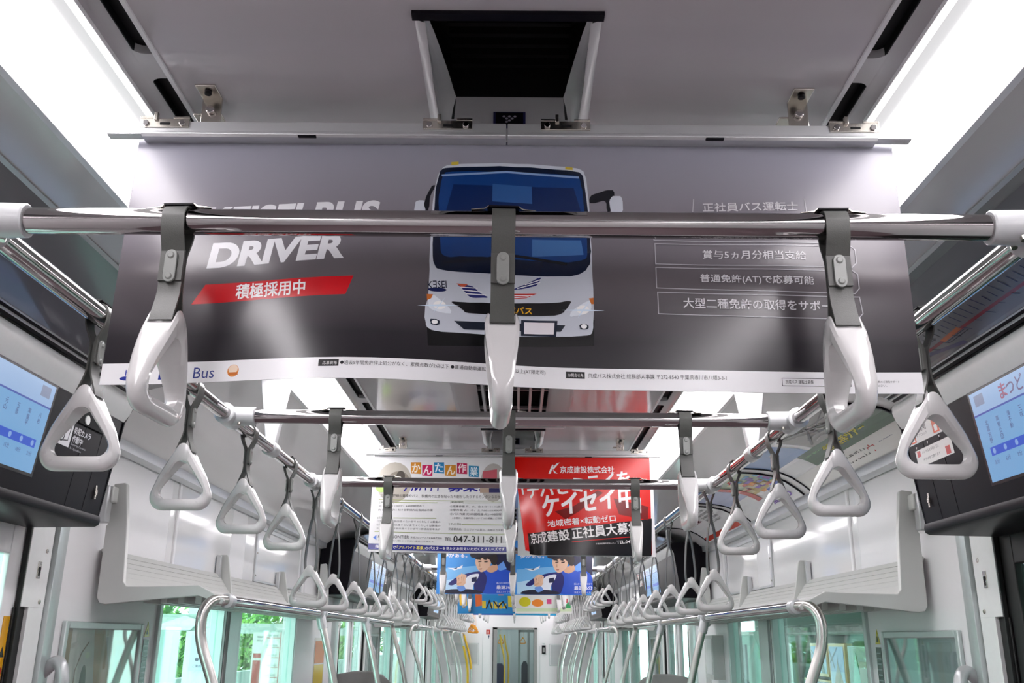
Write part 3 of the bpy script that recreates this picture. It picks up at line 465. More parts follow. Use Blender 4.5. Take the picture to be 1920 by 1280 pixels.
# ------------------------------------------------------------------ ceiling, light strips, coving
POST_Y = [1.142, 3.452, 6.50, 8.85, 12.1]
vents = [(y - .20, y + .06) for y in POST_Y]
grilles = [(2.35, 3.22), (5.35, 6.27), (7.7, 8.6), (10.2, 11.8), (13.2, 14.6)]
holes = [(-.113, .113, a, b) for a, b in vents] + [(-.18, .18, a, b) for a, b in grilles]
def build_ceiling():
    mb = MB(); ys = sorted({-1.2, YE} | {h[2] for h in holes} | {h[3] for h in holes})
    for a, b in zip(ys, ys[1:]):
        hx = [h for h in holes if h[2] <= a + 1e-6 and h[3] >= b - 1e-6]
        if hx:
            mb.box(-.452, hx[0][0], a, b, zr(.715), zr(.727), M['ceil']); mb.box(hx[0][1], .452, a, b, zr(.715), zr(.727), M['ceil'])
        else: mb.box(-.452, .452, a, b, zr(.715), zr(.727), M['ceil'])
    for s in (-1, 1):
        for q in (lambda a, b, c, d, e, f, mt: mb.box(min(s * a, s * b), max(s * a, s * b), c, d, e, f, mt),):
            q(.4515, .4575, -1.2, YE, zr(.7115), zr(.727), M['lip'])
            q(.4575, .4845, -1.2, YE, zr(.7275), zr(.735), M['dark']); q(.4560, .4576, -1.2, YE, zr(.7155), zr(.7275), M['dark'])
            q(.4812, .4829, -1.2, YE, zr(.7158), zr(.7275), M['dark'])
            y = 1.03 - 4 * .9
            while y < YE:
                if y > -1.3:   # bridge between two rounded air slots
                    pl = [(.4575, y), (.4575, y + .055)] + [(.4845 - .016 + .016 * math.cos(t), y + .055 + .016 - .016 * math.sin(t)) for t in [math.pi / 2 - i * math.pi / 10 for i in range(6)]] + [(.4845 - .016 + .016 * math.cos(t), y - .016 + .016 * math.sin(t)) for t in [i * math.pi / 10 for i in range(6)]]
                    mb.prism([(s * x_, y_, zr(.7155)) for x_, y_ in pl], (0, 0, .012), M['trough'])
                y += .9
            mb.profile([(.483, .7275), (.483, .7160), (.488, .7150), (.500, .7165), (.507, .712), (.507, .730)], -1.2, YE, M['trough'], s)
    # body above the visible skin
    mb.box(-1.4, 1.4, -1.2, YE + 8, zr(.86), zr(.88), M['dark'])
    for v in mb.v: pass
    o = mb.build('ceiling', None, True, 0); struct(o)
    # profile() used relative heights: lift them
    me = o.data
    for v in me.vertices:
        if v.co.z < 1.0: v.co.z += Z0
    return o
build_ceiling()

def light_strip(s, y0, y1, label, zoff=0):
    t = thing('ceiling_light', label, 'ceiling light', (s * .59, (y0 + y1) / 2, zr(.70)), 'light strips along the ceiling')
    lens = M['nextlens'] if y0 > YE else M['lens']
    h = MB(); h.profile([(.5065, zr(.712)), (.5075, zr(.7085)), (.509, zr(.7085)), (.509, zr(.735)), (.5065, zr(.735))], y0, y1, M['refl'], s)
    h.profile([(.6455, zr(.75)), (.6455, zr(.700)), (.650, zr(.694)), (.664, zr(.696)), (.667, zr(.704)), (.667, zr(.75))], y0, y1, M['refl'], s)
    h.build('housing', t)
    r_ = MB(); r_.profile([(.509, zr(.712)), (.512, zr(.7085)), (.5195, zr(.7085)), (.5215, zr(.711)), (.5215, zr(.733)), (.509, zr(.733))], y0 + .002, y1 - .002, M['rim'], s); r_.build('diffuser_rim', t)
    r_ = MB(); r_.profile([(.5215, zr(.713)), (.5515, zr(.7165)), (.5515, zr(.733)), (.5215, zr(.733))], y0 + .002, y1 - .002, M['edge'], s); r_.build('diffuser_edge', t)
    d = MB(); d.profile([(.5515, zr(.716)), (.556, zr(.706)), (.575, zr(.7005)), (.60, zr(.699)), (.625, zr(.7005)), (.640, zr(.704)), (.6445, zr(.712)), (.6445, zr(.735)), (.5515, zr(.735))], y0 + .002, y1 - .002, lens, s)
    d.build('diffuser', t)
segs = [(-1.2, 3.50, 'nearest'), (3.50, 8.2, 'second'), (8.2, 12.6, 'third'), (12.6, YE, 'farthest')]
for s in (-1, 1):
    for y0, y1, w in segs: light_strip(s, y0, y1, '%s glowing white light strip on the %s of the ceiling' % (w, SIDE[s]))

COVE = [(.667, .702), (.80, .701), (.96, .699), (1.06, .694), (1.12, .683), (1.17, .662), (1.215, .632), (1.245, .606), (1.262, .602)]
for i, s in enumerate((-1, 1)):
    mb = MB(); top = [(x, z + .02) for x, z in COVE[::-1]]
    mb.profile([(x, zr(z)) for x, z in COVE + top], -1.2, YE, M['cove'], s)
    struct(mb.build('trim_%d' % (i + 1)))
    mb = MB(); mb.profile([(1.256, zr(.612)), (1.252, zr(.600)), (1.256, zr(.572)), (1.29, zr(.566)), (1.32, zr(.60)), (1.32, zr(.63))], -1.2, YE, M['alu'], s)
    struct(mb.build('trim_%d' % (i + 3)))

# ------------------------------------------------------------------ walls, windows, doors, floor
XW = 1.30
DOORS = [(1.30, 2.56), (1.30 + P, 2.52 + P), (1.30 + 2 * P, 2.52 + 2 * P)]
def wins(s, k):                # window panes of bay k
    o = k * P
    if k == 2: return [(3.56 + o, 4.45 + o)]
    return [(3.56 + o, 4.36 + o), (4.60 + o, 5.78 + o)] if s < 0 else [(3.56 + o, 4.86 + o), (5.10 + o, 5.86 + o)]
WT, WB = .135, -.72
def side_box(mb, s, a, b, y0, y1, z0, z1, mt): mb.box(min(s * a, s * b), max(s * a, s * b), y0, y1, z0, z1, mt)
wn = 0
for s in (-1, 1):
    mb = MB()
    openings = sorted([(a, b, 0, zr(.34)) for a, b in DOORS] + [(a, b, zr(WB), zr(WT)) for k in range(3) for a, b in wins(s, k)])
    y = -1.2
    for a, b, z0, z1 in openings:
        side_box(mb, s, XW, XW + .07, y, a, 0, zr(.62), M['wallm'] if a - y < 1.5 else M['wall'])
        side_box(mb, s, XW, XW + .07, a, b, z1, zr(.62), M['wall'])
        if z0 > 0: side_box(mb, s, XW, XW + .07, a, b, 0, z0, M['wallm'])
        y = b
    side_box(mb, s, XW, XW + .07, y, YE, 0, zr(.62), M['wallm'])
    for k in range(3):         # seam mouldings of the upper panels
        for yy in (3.62 + k * P, 5.95 + k * P):
            if yy < YE: side_box(mb, s, XW - .008, XW, yy, yy + .022, zr(.19), zr(.57), M['wallm'])
    struct(mb.build('wall_' + SIDE[s], None, True, .0015))
    for k in range(3):
        for a, b in wins(s, k):
            wn += 1; w = MB(); t = .020; g = M['alud']
            side_box(w, s, XW - .012, XW + .05, a - .012, a + t, zr(WB), zr(WT) + .004, g); side_box(w, s, XW - .012, XW + .05, b - t, b + .012, zr(WB), zr(WT) + .004, g)
            side_box(w, s, XW - .010, XW + .05, a + t, b - t, zr(WT) - t, zr(WT) + .004, g); side_box(w, s, XW - .010, XW + .05, a + t, b - t, zr(WB), zr(WB) + t, g)
            fo = struct(w.build('window_%d' % wn, None, True, .003))
            p = MB(); side_box(p, s, XW + .018, XW + .024, a + t, b - t, zr(WB) + t, zr(WT) - t, M['glass']); p.build('pane', fo)
    # black gap and post between the two panes
    for k in range(2):
        a = wins(s, k)[0][1]; b = wins(s, k)[1][0]
        w = MB(); side_box(w, s, XW - .004, XW + .002, a + .018, a + .05, zr(WB), zr(WT), M['rubber']); side_box(w, s, XW - .012, XW, a + .075, b - .013, zr(WB), zr(WT) + .004, M['alud'])
        struct(w.build('trim_%d' % (10 + 2 * k + (s > 0))))
    for k, (a, b) in enumerate(DOORS):
        n = 2 * k + (1 if s < 0 else 2); c = (a + b) / 2; d = MB(); dk = s > 0 and k == 0
        for y0, y1 in ((a + .001, c - .004), (c + .004, b - .001)):
            fr = M['rubber'] if dk else M['wallm']; e = .15 if y1 > b else .10
            side_box(d, s, XW - .005, XW + .025, y0, y0 + e, .02, zr(.345), fr); side_box(d, s, XW - .005, XW + .025, y1 - e, y1, .02, zr(.345), fr)
            side_box(d, s, XW - .005, XW + .025, y0 + e, y1 - e, .02, .75, fr); side_box(d, s, XW - .005, XW + .025, y0 + e, y1 - e, zr(.20), zr(.345), fr)
        side_box(d, s, XW - .007, XW + .027, c - .0045, c + .0045, .02, zr(.345), M['rubber']); pass
        do = struct(d.build('door_%d' % n, None, True, .003))
        for y0, y1 in ((a + .10, c - .12), (c + .10, b - .11)):
            q = MB(); side_box(q, s, XW + .007, XW + .013, y0, y1, .75, zr(.20), M['glass']); q.build('pane', do)
        # door pillar beside the opening (far side, and near side of the next ones)
        for y0, f in ((b, 1), (a, -1)):
            w = MB(); u = lambda p, q: (min(y0 + f * p, y0 + f * q), max(y0 + f * p, y0 + f * q))
            l, h = u(-.037, .085); side_box(w, s, XW - .022, XW - .007, l, h, zr(.07), zr(.34), M['silver'])
            l, h = u(-.042, -.037); side_box(w, s, XW - .020, XW - .007, l, h, .02, zr(.34), M['rubber'])
            l, h = u(-.050, .004); side_box(w, s, XW - .012, XW - .007, l, h, .02, zr(.068), M['rubber'])
            l, h = u(.004, .085); side_box(w, s, XW - .022, XW - .001, l, h, .02, zr(.07), M['silver'])
            l, h = u(.086, .092); side_box(w, s, XW - .018, XW, l, h, .02, zr(.34), M['rubber'])
            l, h = u(.092, .20)
            w.prism([(s * XW, y0 + f * .092, .02), (s * (XW - .03), y0 + f * .10, .02), (s * (XW - .03), y0 + f * .125, .02), (s * (XW - .012), y0 + f * .19, .02), (s * XW, y0 + f * .20, .02)], (0, 0, zr(.33)), M['alud'])
            for zz in (.22, .085):
                w.tube([(s * (XW - .0215), y0 + f * .055, zr(zz)), (s * (XW - .025), y0 + f * .055, zr(zz))], .006, M['stain'], 10)
            if f > 0:
                side_box(w, s, XW - .024, XW - .02, y0 + .018, y0 + .036, zr(.145), zr(.19), M['stain'])
                w.tube([(s * (XW - .0235), y0 + .027, zr(.17)), (s * (XW - .0255), y0 + .027, zr(.17))], .006, M['dark'], 10); side_box(w, s, XW - .0255, XW - .0235, y0 + .025, y0 + .029, zr(.152), zr(.17), M['dark'])
            struct(w.build('trim_%d' % (20 + 4 * k + 2 * (s > 0) + (f > 0)), None, True, .002))
mb = MB(); mb.box(-1.4, 1.4, -1.2, YE + 8, -.03, 0, M['floor']); struct(mb.build('floor'))
mb = MB(); mb.box(-1.4, 1.4, -1.26, -1.2, 0, zr(.87), M['wallm']); struct(mb.build('wall_back'))
# end wall with the gangway door
def build_end():
    w = MB(); zt = zr(.205)
    w.box(-1.37, -.375, YE, YE + .08, 0, zr(.8), M['wallm']); w.box(.385, 1.37, YE, YE + .08, 0, zr(.8), M['wallm']); w.box(-.375, .385, YE, YE + .08, zt, zr(.8), M['wallm'])
    for x0, x1, z0, z1 in ((-1.10, -.62, -.42, -.06), (.60, 1.08, -.42, -.06)):
        for a, b, c, d in ((x0, x1, z1 - .008, z1), (x0, x1, z0, z0 + .008), (x0, x0 + .008, z0, z1), (x1 - .008, x1, z0, z1)):
            w.box(a, b, YE - .004, YE, zr(c), zr(d), M['alud'])
        w.box(x0 + .02, x1 - .02, YE - .003, YE, zr(z0) + .02, zr(z1) - .02, M['alu'])
    w.box(-.56, -.553, YE - .004, YE, .2, zr(.1), M['alud']); w.box(.43, .437, YE - .004, YE, .2, zr(-.1), M['alud'])
    struct(w.build('wall_front'))
    d = MB()
    for x0, x1, z0, z1 in ((-.375, -.305, 0, .205), (.335, .385, 0, .205)): d.box(x0, x1, YE - .03, YE + .05, 0, zr(z1), M['seat'])
    d.box(-.375, .385, YE - .03, YE + .05, zr(.17), zr(.205), M['seat']); d.box(-.385, -.37, YE - .031, YE + .02, 0, zr(.21), M['rubber'])
    do = struct(d.build('door_7', None, True, .003))
    g = MB(); g.box(-.305, .335, YE + .01, YE + .016, .1, zr(.17), M['gangglass']); g.build('pane', do)
build_end()

# ------------------------------------------------------------------ ceiling vents and slatted grilles
def vent(y1, label, g):
    d = y1 - 1.202; t = thing('ceiling_vent', label, 'ceiling vent', (0, y1 - .12, zr(.715)), g)
    zb_ = lambda y: .711 - .019 * min(1, (y - .95) / .08)
    mb = MB(); rows = [(.955, .1000, .0975, .7185), (1.0, .0990, .0935, .729), (1.06, .0985, .0900, .744), (1.12, .0975, .0860, .756), (1.16, .0955, .0830, .761), (1.185, .091, .081, .7625), (1.2, .083, .079, .763)]
    for s in (-1, 1):
        vs = []; n = len(rows)
        for f in (0, .25, .5, .75, 1): vs += [(s * (xb + (xt - xb) * f - .004 * math.sin(math.pi * f) * -1), y + d, zr(zb_(y) + (z - zb_(y)) * f)) for y, xb, xt, z in rows]
        mb.raw(vs, [(r * n + i, r * n + i + 1, (r + 1) * n + i + 1, (r + 1) * n + i) for r in range(4) for i in range(n - 1)], M['fin'])
        vs = []
        for y, xb, xt, z in rows: vs += [(s * xb, y + d, zr(zb_(y))), (s * (xb + .0022), y + d, zr(zb_(y) + .0005)), (s * .1135, y + d, zr(.7149))]
        mb.raw(vs, [(i * 3 + j, i * 3 + j + 1, i * 3 + j + 4, i * 3 + j + 3) for i in range(n - 1) for j in range(2)], M['trough'])
    mb.raw([(-.083, 1.2 + d, zr(.692)), (.083, 1.2 + d, zr(.692)), (.079, 1.2 + d, zr(.763)), (-.079, 1.2 + d, zr(.763))], [(0, 1, 2, 3)], M['trough'])
    mb.build('skirt', t, True, 0, 60)
    b = MB(); b.box(-.13, .13, .94 + d, 1.21 + d, zr(.84), zr(.85), M['dark']); b.box(-.13, -.1135, .94 + d, 1.21 + d, zr(.73), zr(.85), M['dark']); b.box(.1135, .13, .94 + d, 1.21 + d, zr(.73), zr(.85), M['dark'])
    b.box(-.13, .13, 1.202 + d, 1.21 + d, zr(.762), zr(.85), M['dark']); b.box(-.13, .13, .93 + d, .944 + d, zr(.73), zr(.85), M['dark']); b.box(-.1155, .1155, .938 + d, .951 + d, zr(.7095), zr(.7149), M['black'])
    for i in range(9): b.box(-.085, .085, .98 + d + i * .024, .988 + d + i * .024, zr(.80), zr(.815), M['dark'])
    b.build('louvre', t)
    p = MB(); p.box(-.0235, .0235, 1.194 + d, 1.1995 + d, zr(.7105), zr(.7345), mat('indicator_navy', (.02, .02, .09), .3)); p.box(-.020, .020, 1.1925 + d, 1.1945 + d, zr(.7125), zr(.7325), M['black'])
    for u, v in ((0, -.003), (-.004, .001), (.004, .001), (-.008, .005), (0, .005), (.008, .005), (-.004, -.006)): p.disc((u, 1.1922 + d, zr(.722 + v * .8)), .0022, .0016, pmat('#8c8894'))
    p.build('indicator_panel', t)
for i, (a, b) in enumerate(vents):
    vent(b, ['black ceiling vent with white side fins above the grey bus poster', 'small black ceiling vent above the white and red posters', 'ceiling vent above the two blue posters', 'ceiling vent above the yellow and blue poster', 'farthest ceiling vent near the end wall'][i], 'black vents in the ceiling')
def grille(y0, y1, label):
    t = thing('ceiling_grille', label, 'ceiling grille', (0, (y0 + y1) / 2, zr(.715)), 'slatted grilles in the ceiling')
    f = MB()
    for s in (-1, 1):
        f.profile([(.184, zr(.712)), (.184, zr(.716)), (.176, zr(.720)), (.118, zr(.745)), (.112, zr(.745)), (.172, zr(.714)), (.176, zr(.712))], y0, y1, M['lip'] if 0 else M['trough'], s)
    f.box(-.18, .18, y0 - .004, y0 + .012, zr(.711), zr(.75), M['trough']); f.box(-.18, .18, y1 - .012, y1 + .004, zr(.711), zr(.75), M['trough'])
    f.build('frame', t)
    b = MB(); b.box(-.19, .19, y0, y1, zr(.80), zr(.81), M['dark'])
    for s in (-1, 1): b.box(min(s * .115, s * .12), max(s * .115, s * .12), y0, y1, zr(.745), zr(.80), M['dark'])
    b.build('recess', t)
    for x in (-.092, -.055, -.018, .018, .055, .092):
        q = MB(); q.box(x - .004, x + .004, y0 + .01, y1 - .01, zr(.722), zr(.752), M['trough']); q.build('slat', t)
    y = y0 + .25
    while y < y1 - .1: c = MB(); c.box(-.118, .118, y, y + .012, zr(.7525), zr(.762), M['trough']); c.build('crossbar', t); y += .25
for i, (a, b) in enumerate(grilles): grille(a, b, ['slatted ceiling grille just in front of the white and red posters', 'slatted ceiling grille before the blue posters', 'slatted ceiling grille behind the blue posters', 'slatted ceiling grille beyond the yellow poster', 'slatted ceiling grille nearest the end wall'][i])

# ------------------------------------------------------------------ poster holders and hanging posters
def holder(y, label, g):
    t = thing('poster_holder', label, 'poster holder', (0, y, zr(.65)), g)
    for s in (-1, 1):
        mb = MB(); a, b = (-.502, -.0035) if s < 0 else (-.0015, .502)
        pr = [(y - .012, .677), (y + .014, .677), (y + .014, .652), (y + .002, .650), (y - .018, .650), (y - .0215, .653), (y - .0205, .657), (y - .0135, .661)]
        mb.prism([(a, p, zr(z)) for p, z in pr], (b - a, 0, 0), M['alu'])
        a, b = (-.549, -.502) if s < 0 else (.502, .548)
        mb.prism([(a, p, zr(z)) for p, z in [(y - .006, .6512), (y - .017, .6512), (y - .0205, .653), (y - .018, .6548), (y - .006, .6548)]], (b - a, 0, 0), M['alu'])
        x = -.287 if s < 0 else .268
        mb.box(x, x + .025, y - .0222, y - .016, zr(.6492), zr(.6518), M['black'])
        mb.build('rail', t, True, .001)
    for x in (-.474, -.084, .078, .474):
        c = MB(); f = y - .0125
        c.box(x - .034, x + .034, f - .0025, f, zr(.666), zr(.6795), M['stain']); c.box(x - .034, x - .012, f - .0025, f, zr(.6795), zr(.683), M['stain']); c.box(x + .012, x + .034, f - .0025, f, zr(.6795), zr(.683), M['stain'])
        c.box(x - .034, x + .034, f - .001, y + .008, zr(.677), zr(.6795), M['stain'])
        c.box(x - .014, x - .009, f - .006, f, zr(.676), zr(.688), M['stain']); c.box(x - .006, x + .008, f - .0032, f - .002, zr(.670), zr(.6735), M['dark'])
        for u in (-.025, .025): c.tube([(x + u, f - .002, zr(.672)), (x + u, f - .0055, zr(.672))], .0042, M['chrome'], 10)
        c.build('clip', t, True, .0008)
    for x in (-.413, .40):
        b = MB(); b.box(x - .014, x + .014, y - .045, y - .008, zr(.7125), zr(.715), M['stain']); b.box(x - .014, x + .014, y - .0105, y - .008, zr(.676), zr(.715), M['stain'])
        b.box(x - .012 - .014, x + .014, y - .008, y + .012, zr(.69), zr(.693), M['stain'])
        b.tube([(x, y - .03, zr(.7125)), (x, y - .03, zr(.708))], .005, M['dark'], 10); b.tube([(x, y - .0105, zr(.694)), (x, y - .017, zr(.694))], .006, M['chrome'], 12)
        b.build('bracket', t, True, .001)
    return t
hl = ['silver poster holder bar holding the grey bus poster', 'silver poster holder bar holding the white and red posters', 'silver poster holder bar holding the twin blue posters', 'silver poster holder bar above the yellow and blue poster', 'farthest poster holder bar under the ceiling']
for y, l in zip(POST_Y, hl): holder(y, l, 'poster holder bars under the ceiling')

def sheet(name, label, y, x0, x1, z0, z1, base, items, disp=None, grid=(12, 6), back=True, step=.00004, group='hanging advertising posters'):
    mb = MB(); disp = disp or (lambda u, v: (0, 0, 0))
    mb.raw([(x0, 0, z0), (x1, 0, z0), (x1, 0, z1), (x0, 0, z1)], [(0, 1, 2, 3)], base)
    art(mb, items, lambda u, v, h: (u, -h, v), step=step, only='S'); tx = MB(); art(tx, items, lambda u, v, h: (u, -h, v), step=step, only='T')
    if back: mb.raw([(x0, .0006, z0), (x0, .0006, z1), (x1, .0006, z1), (x1, .0006, z0)], [(0, 1, 2, 3)], M['paper'])
    me = bpy.data.meshes.new(name); me.from_pydata(mb.v, [], mb.f)
    for mt in mb.mats: me.materials.append(mt)
    me.polygons.foreach_set('material_index', mb.mi)
    b = bmesh.new(); b.from_mesh(me)
    for f in b.faces:
        if f.normal.y > 0 and f.calc_center_median().y < .0003: f.normal_flip()
    tv = [b.verts.new(p) for p in tx.v]; mats = list(mb.mats)
    for f, k in zip(tx.f, tx.mi):
        try: nf = b.faces.new([tv[i] for i in f])
        except ValueError: continue
        mt = tx.mats[k]
        if mt not in mats: mats.append(mt); me.materials.append(mt)
        nf.material_index = mats.index(mt)
    gx, gz = (x1 - x0) / grid[0], (z1 - z0) / grid[1]; nodes = {}
    cuts = [((x0 + gx * i, 0, 0), (1, 0, 0)) for i in range(1, grid[0])] + [((0, 0, z0 + gz * i), (0, 0, 1)) for i in range(1, grid[1])]
    cuts += [((x0 + gx * i, 0, z0), (gz, 0, -gx)) for i in range(1 - grid[1], grid[0])]
    for co, no in cuts: bmesh.ops.bisect_plane(b, geom=b.verts[:] + b.edges[:] + b.faces[:], plane_co=co, plane_no=no, dist=1e-7)
    def nd(i, j):
        if (i, j) not in nodes: nodes[i, j] = Vector(disp(x0 + i * gx, z0 + j * gz))
        return nodes[i, j]
    for v in b.verts:
        fu, fv = (v.co.x - x0) / gx, (v.co.z - z0) / gz; i, j = min(grid[0] - 1, max(0, int(fu))), min(grid[1] - 1, max(0, int(fv))); fu -= i; fv -= j
        if fu > fv: q = nd(i, j) * (1 - fu) + nd(i + 1, j) * (fu - fv) + nd(i + 1, j + 1) * fv
        else: q = nd(i, j) * (1 - fv) + nd(i, j + 1) * (fv - fu) + nd(i + 1, j + 1) * fu
        v.co = v.co + q
    b.to_mesh(me); b.free()
    me.polygons.foreach_set('use_smooth', [True] * len(me.polygons))
    o = bpy.data.objects.new(name, me); COL.objects.link(o); o.location = (0, y, Z0); ABS[o.name] = (0, y, Z0)
    return tag(o, label, 'poster', group)
# grey poster: printed fade top to bottom, some ceiling reflection put into its colour
bm_ = mat('bus_poster_print', (.1, .1, .1), .22, 0, .5); nt = bm_.node_tree
tc = nt.nodes.new('ShaderNodeTexCoord'); sx = nt.nodes.new('ShaderNodeSeparateXYZ'); mr = nt.nodes.new('ShaderNodeMapRange'); cr = nt.nodes.new('ShaderNodeValToRGB')
mr.inputs[1].default_value = .30; mr.inputs[2].default_value = .66
nt.links.new(tc.outputs['Object'], sx.inputs[0]); nt.links.new(sx.outputs[2], mr.inputs[0]); nt.links.new(mr.outputs[0], cr.inputs[0]); nt.links.new(cr.outputs[0], nt.nodes['Principled BSDF'].inputs['Base Color'])
e = cr.color_ramp.elements; e[0].position = .0; e[0].color = (.010, .009, .012, 1); e[1].position = 1; e[1].color = (.33, .33, .39, 1)
for p_, c_ in ((.18, (.026, .023, .028)), (.42, (.125, .110, .120)), (.70, (.22, .205, .235))):
    q_ = cr.color_ramp.elements.new(p_); q_.color = c_ + (1,)
def bus_disp(u, v):
    k = max(0, (.65 - v) / .34)
    return (0, -.05 * k ** 1.2 * math.exp(-((u + .2) / .22) ** 2) + .0022 * math.sin(u * 17 + 1) * k + .0015 * math.sin(u * 31) * (1 - abs(2 * k - 1)), 0)
sheet('hanging_poster', 'wide grey hanging poster of a white bus above the nearest cross rail', 1.142, -.512, .528, .3005, .655, bm_, ART_BUS, bus_disp, (30, 12), True, .000015)
def job_disp(u, v):
    k = max(0, (.65 - v) / .35); return (0, -.03 * k * (.5 + .5 * math.sin(u * 9)), 0)
sheet('hanging_poster', 'white hanging poster with blue phone banner and coloured letter tiles', 3.446, -.519, -.006, .297, .655, M['paper'], ART_JOB, job_disp)
def red_disp(u, v):
    k = max(0, (.65 - v) / .35); a = max(0, 1 - (u - .002) / .10); return (.045 * k * a, -.10 * k * a * a - .02 * k * math.sin(u * 8), 0)
sheet('hanging_poster', 'red hanging poster with white lettering and black foot', 3.440, .002, .508, .300, .655, pmat('#d8170f'), ART_RED, red_disp)
sheet('hanging_poster', 'blank white sheet hanging behind the red poster', 3.462, .02, .522, .292, .655, M['paper'], [], None, (1, 1))
gm = mat('sky_blue_print', '#3d8ede', .24)
for i in range(2):
    sh = [] if i == 0 else None; off = 0 if i == 0 else .524
    items = []
    for it in ART_MAN:
        it = list(it)
        if it[0] == 'P': it[2] = [[a + off, b] for a, b in it[2]]
        elif it[0] == 'L': it[3] = [[a + off, b] for a, b in it[3]]
        else:
            j = 3 if it[0] == 'T' else 2; it[j] += off
        items.append(it)
    sheet('hanging_poster', '%s blue hanging poster of a man in a hat' % ('left of the twin' if i == 0 else 'right of the twin'), 6.494, -.523 + off, -.003 + off, .290, .655, gm, items, None, (1, 1))
sheet('hanging_poster', 'blue and yellow illustrated hanging poster beyond the blue posters', 8.844, -.520, -.003, .292, .655, pmat('#1a86c8'), ART_BLUE, None, (1, 1))
sheet('hanging_poster', 'white hanging poster with yellow and orange blobs', 8.844, .003, .522, .292, .655, M['paper'], ART_YELLOW, None, (1, 1))
far = [('P', '#1a90c0', [(-.515, .292), (.515, .292), (.515, .40), (-.515, .40)]), ('P', '#2058a8', [(-.515, .292), (.0, .292), (.0, .312), (-.515, .312)]), ('P', '#e8ece4', [(.01, .318), (.515, .318), (.515, .40), (.01, .40)]),
       ('P', '#e0a898', [(.10, .325), (.2, .325), (.2, .36), (.10, .36)]), ('P', '#6a8ac0', [(.03, .328), (.09, .328), (.09, .334), (.03, .334)]), ('P', '#6a8ac0', [(.22, .328), (.32, .328), (.32, .334), (.22, .334)]), ('P', '#f0d050', [(-.4, .42), (-.1, .42), (-.1, .6), (-.4, .6)])]
sheet('hanging_poster', 'farthest hanging poster with a teal foot near the end door', 12.094, -.518, .518, .292, .655, M['paper'], far, None, (1, 1))

# ------------------------------------------------------------------ rails
ZR = .488; XR = .655; RR = .0163
CROSS = [1.05, 2.11, 3.05, 5.50, 6.85, 7.80, 8.80, 11.35, 12.70, 13.70, 14.65]
def cross_rail(y, label):
    t = thing('cross_rail', label, 'hand rail', (0, y, zr(ZR)), 'steel rails crossing the ceiling')
    p = MB(); p.tube([(-.60, y, zr(ZR)), (.60, y, zr(ZR))], RR, M['chrome'], 24); p.build('pipe', t)
    for s in (-1, 1):
        j = MB(); j.tube([(s * .592, y, zr(ZR)), (s * .594, y, zr(ZR)), (s * .645, y, zr(ZR)), (s * .655, y, zr(ZR))], .0225, M['joint'], 24, True, [.0195, .0215, .0225, .0225])
        j.tube([(s * XR, y - .040, zr(ZR)), (s * XR, y - .038, zr(ZR)), (s * XR, y + .038, zr(ZR)), (s * XR, y + .040, zr(ZR))], .024, M['joint'], 24, True, [.020, .024, .024, .020])
        for u in (-.012, .012): j.tube([(s * .625, y + u - .002, zr(ZR - .018)), (s * .625, y + u - .004, zr(ZR - .0235))], .004, M['stain'], 8)
        j.build('joint', t)
for i, y in enumerate(CROSS): cross_rail(y, '%s polished cross rail under the ceiling counting from the camera' % ORD[i])
for s in (-1, 1):
    t = thing('ceiling_rail', 'long polished strap rail running down the %s of the carriage' % SIDE[s], 'hand rail', (s * XR, 8, zr(ZR)))
    p = MB(); p.tube([(s * XR, -1.0, zr(ZR)), (s * XR, 5, zr(ZR)), (s * XR, 10, zr(ZR)), (s * XR, 16.6, zr(ZR))], RR, M['chrome'], 24); p.build('pipe', t)
    for y in (2.50, 8.35, 14.2, 5.45 + .6, 11.9):
        h = MB(); h.tube([(s * XR, y - .028, zr(ZR)), (s * XR, y - .026, zr(ZR)), (s * XR, y + .026, zr(ZR)), (s * XR, y + .028, zr(ZR))], .021, M['joint'], 20, True, [.018, .021, .021, .018])
        h.prism([(s * XR - .013, y - .014, zr(.50)), (s * XR + .013, y - .014, zr(.50)), (s * XR + .045, y - .014, zr(.701)), (s * XR - .045, y - .014, zr(.701))], (0, .028, 0), M['lip'])
        h.build('hanger', t, True, .003)

# ------------------------------------------------------------------ grab straps
def outline(pts, n=10):        # rounded polygon from (y, z, radius)
    out = []; k = len(pts)
    for i in range(k):
        p = Vector(pts[i][:2]); a = Vector(pts[i - 1][:2]) - p; b = Vector(pts[(i + 1) % k][:2]) - p; r = pts[i][2]
        a.normalize(); b.normalize(); ang = a.angle(b); d = r / math.tan(ang / 2); c = p + (a + b).normalized() * (r / math.sin(ang / 2))
        s0 = p + a * d - c; s1 = p + b * d - c; a0 = math.atan2(s0.y, s0.x); a1 = math.atan2(s1.y, s1.x); da = (a1 - a0 + math.pi) % (2 * math.pi) - math.pi
        out += [(c.x + r * math.cos(a0 + da * j / n), c.y + r * math.sin(a0 + da * j / n)) for j in range(n + 1)]
    return out
def hit(poly, cx, cz, ang):
    d = Vector((math.cos(ang), math.sin(ang))); best = 0
    for i in range(len(poly)):
        a = Vector(poly[i]) - Vector((cx, cz)); b = Vector(poly[(i + 1) % len(poly)]) - Vector((cx, cz)); e = b - a; den = d.x * e.y - d.y * e.x
        if abs(den) < 1e-9: continue
        t = (a.x * e.y - a.y * e.x) / den; u = (a.x * d.y - a.y * d.x) / den
        if -1e-6 <= u <= 1 + 1e-6 and t > best: best = t
    return best
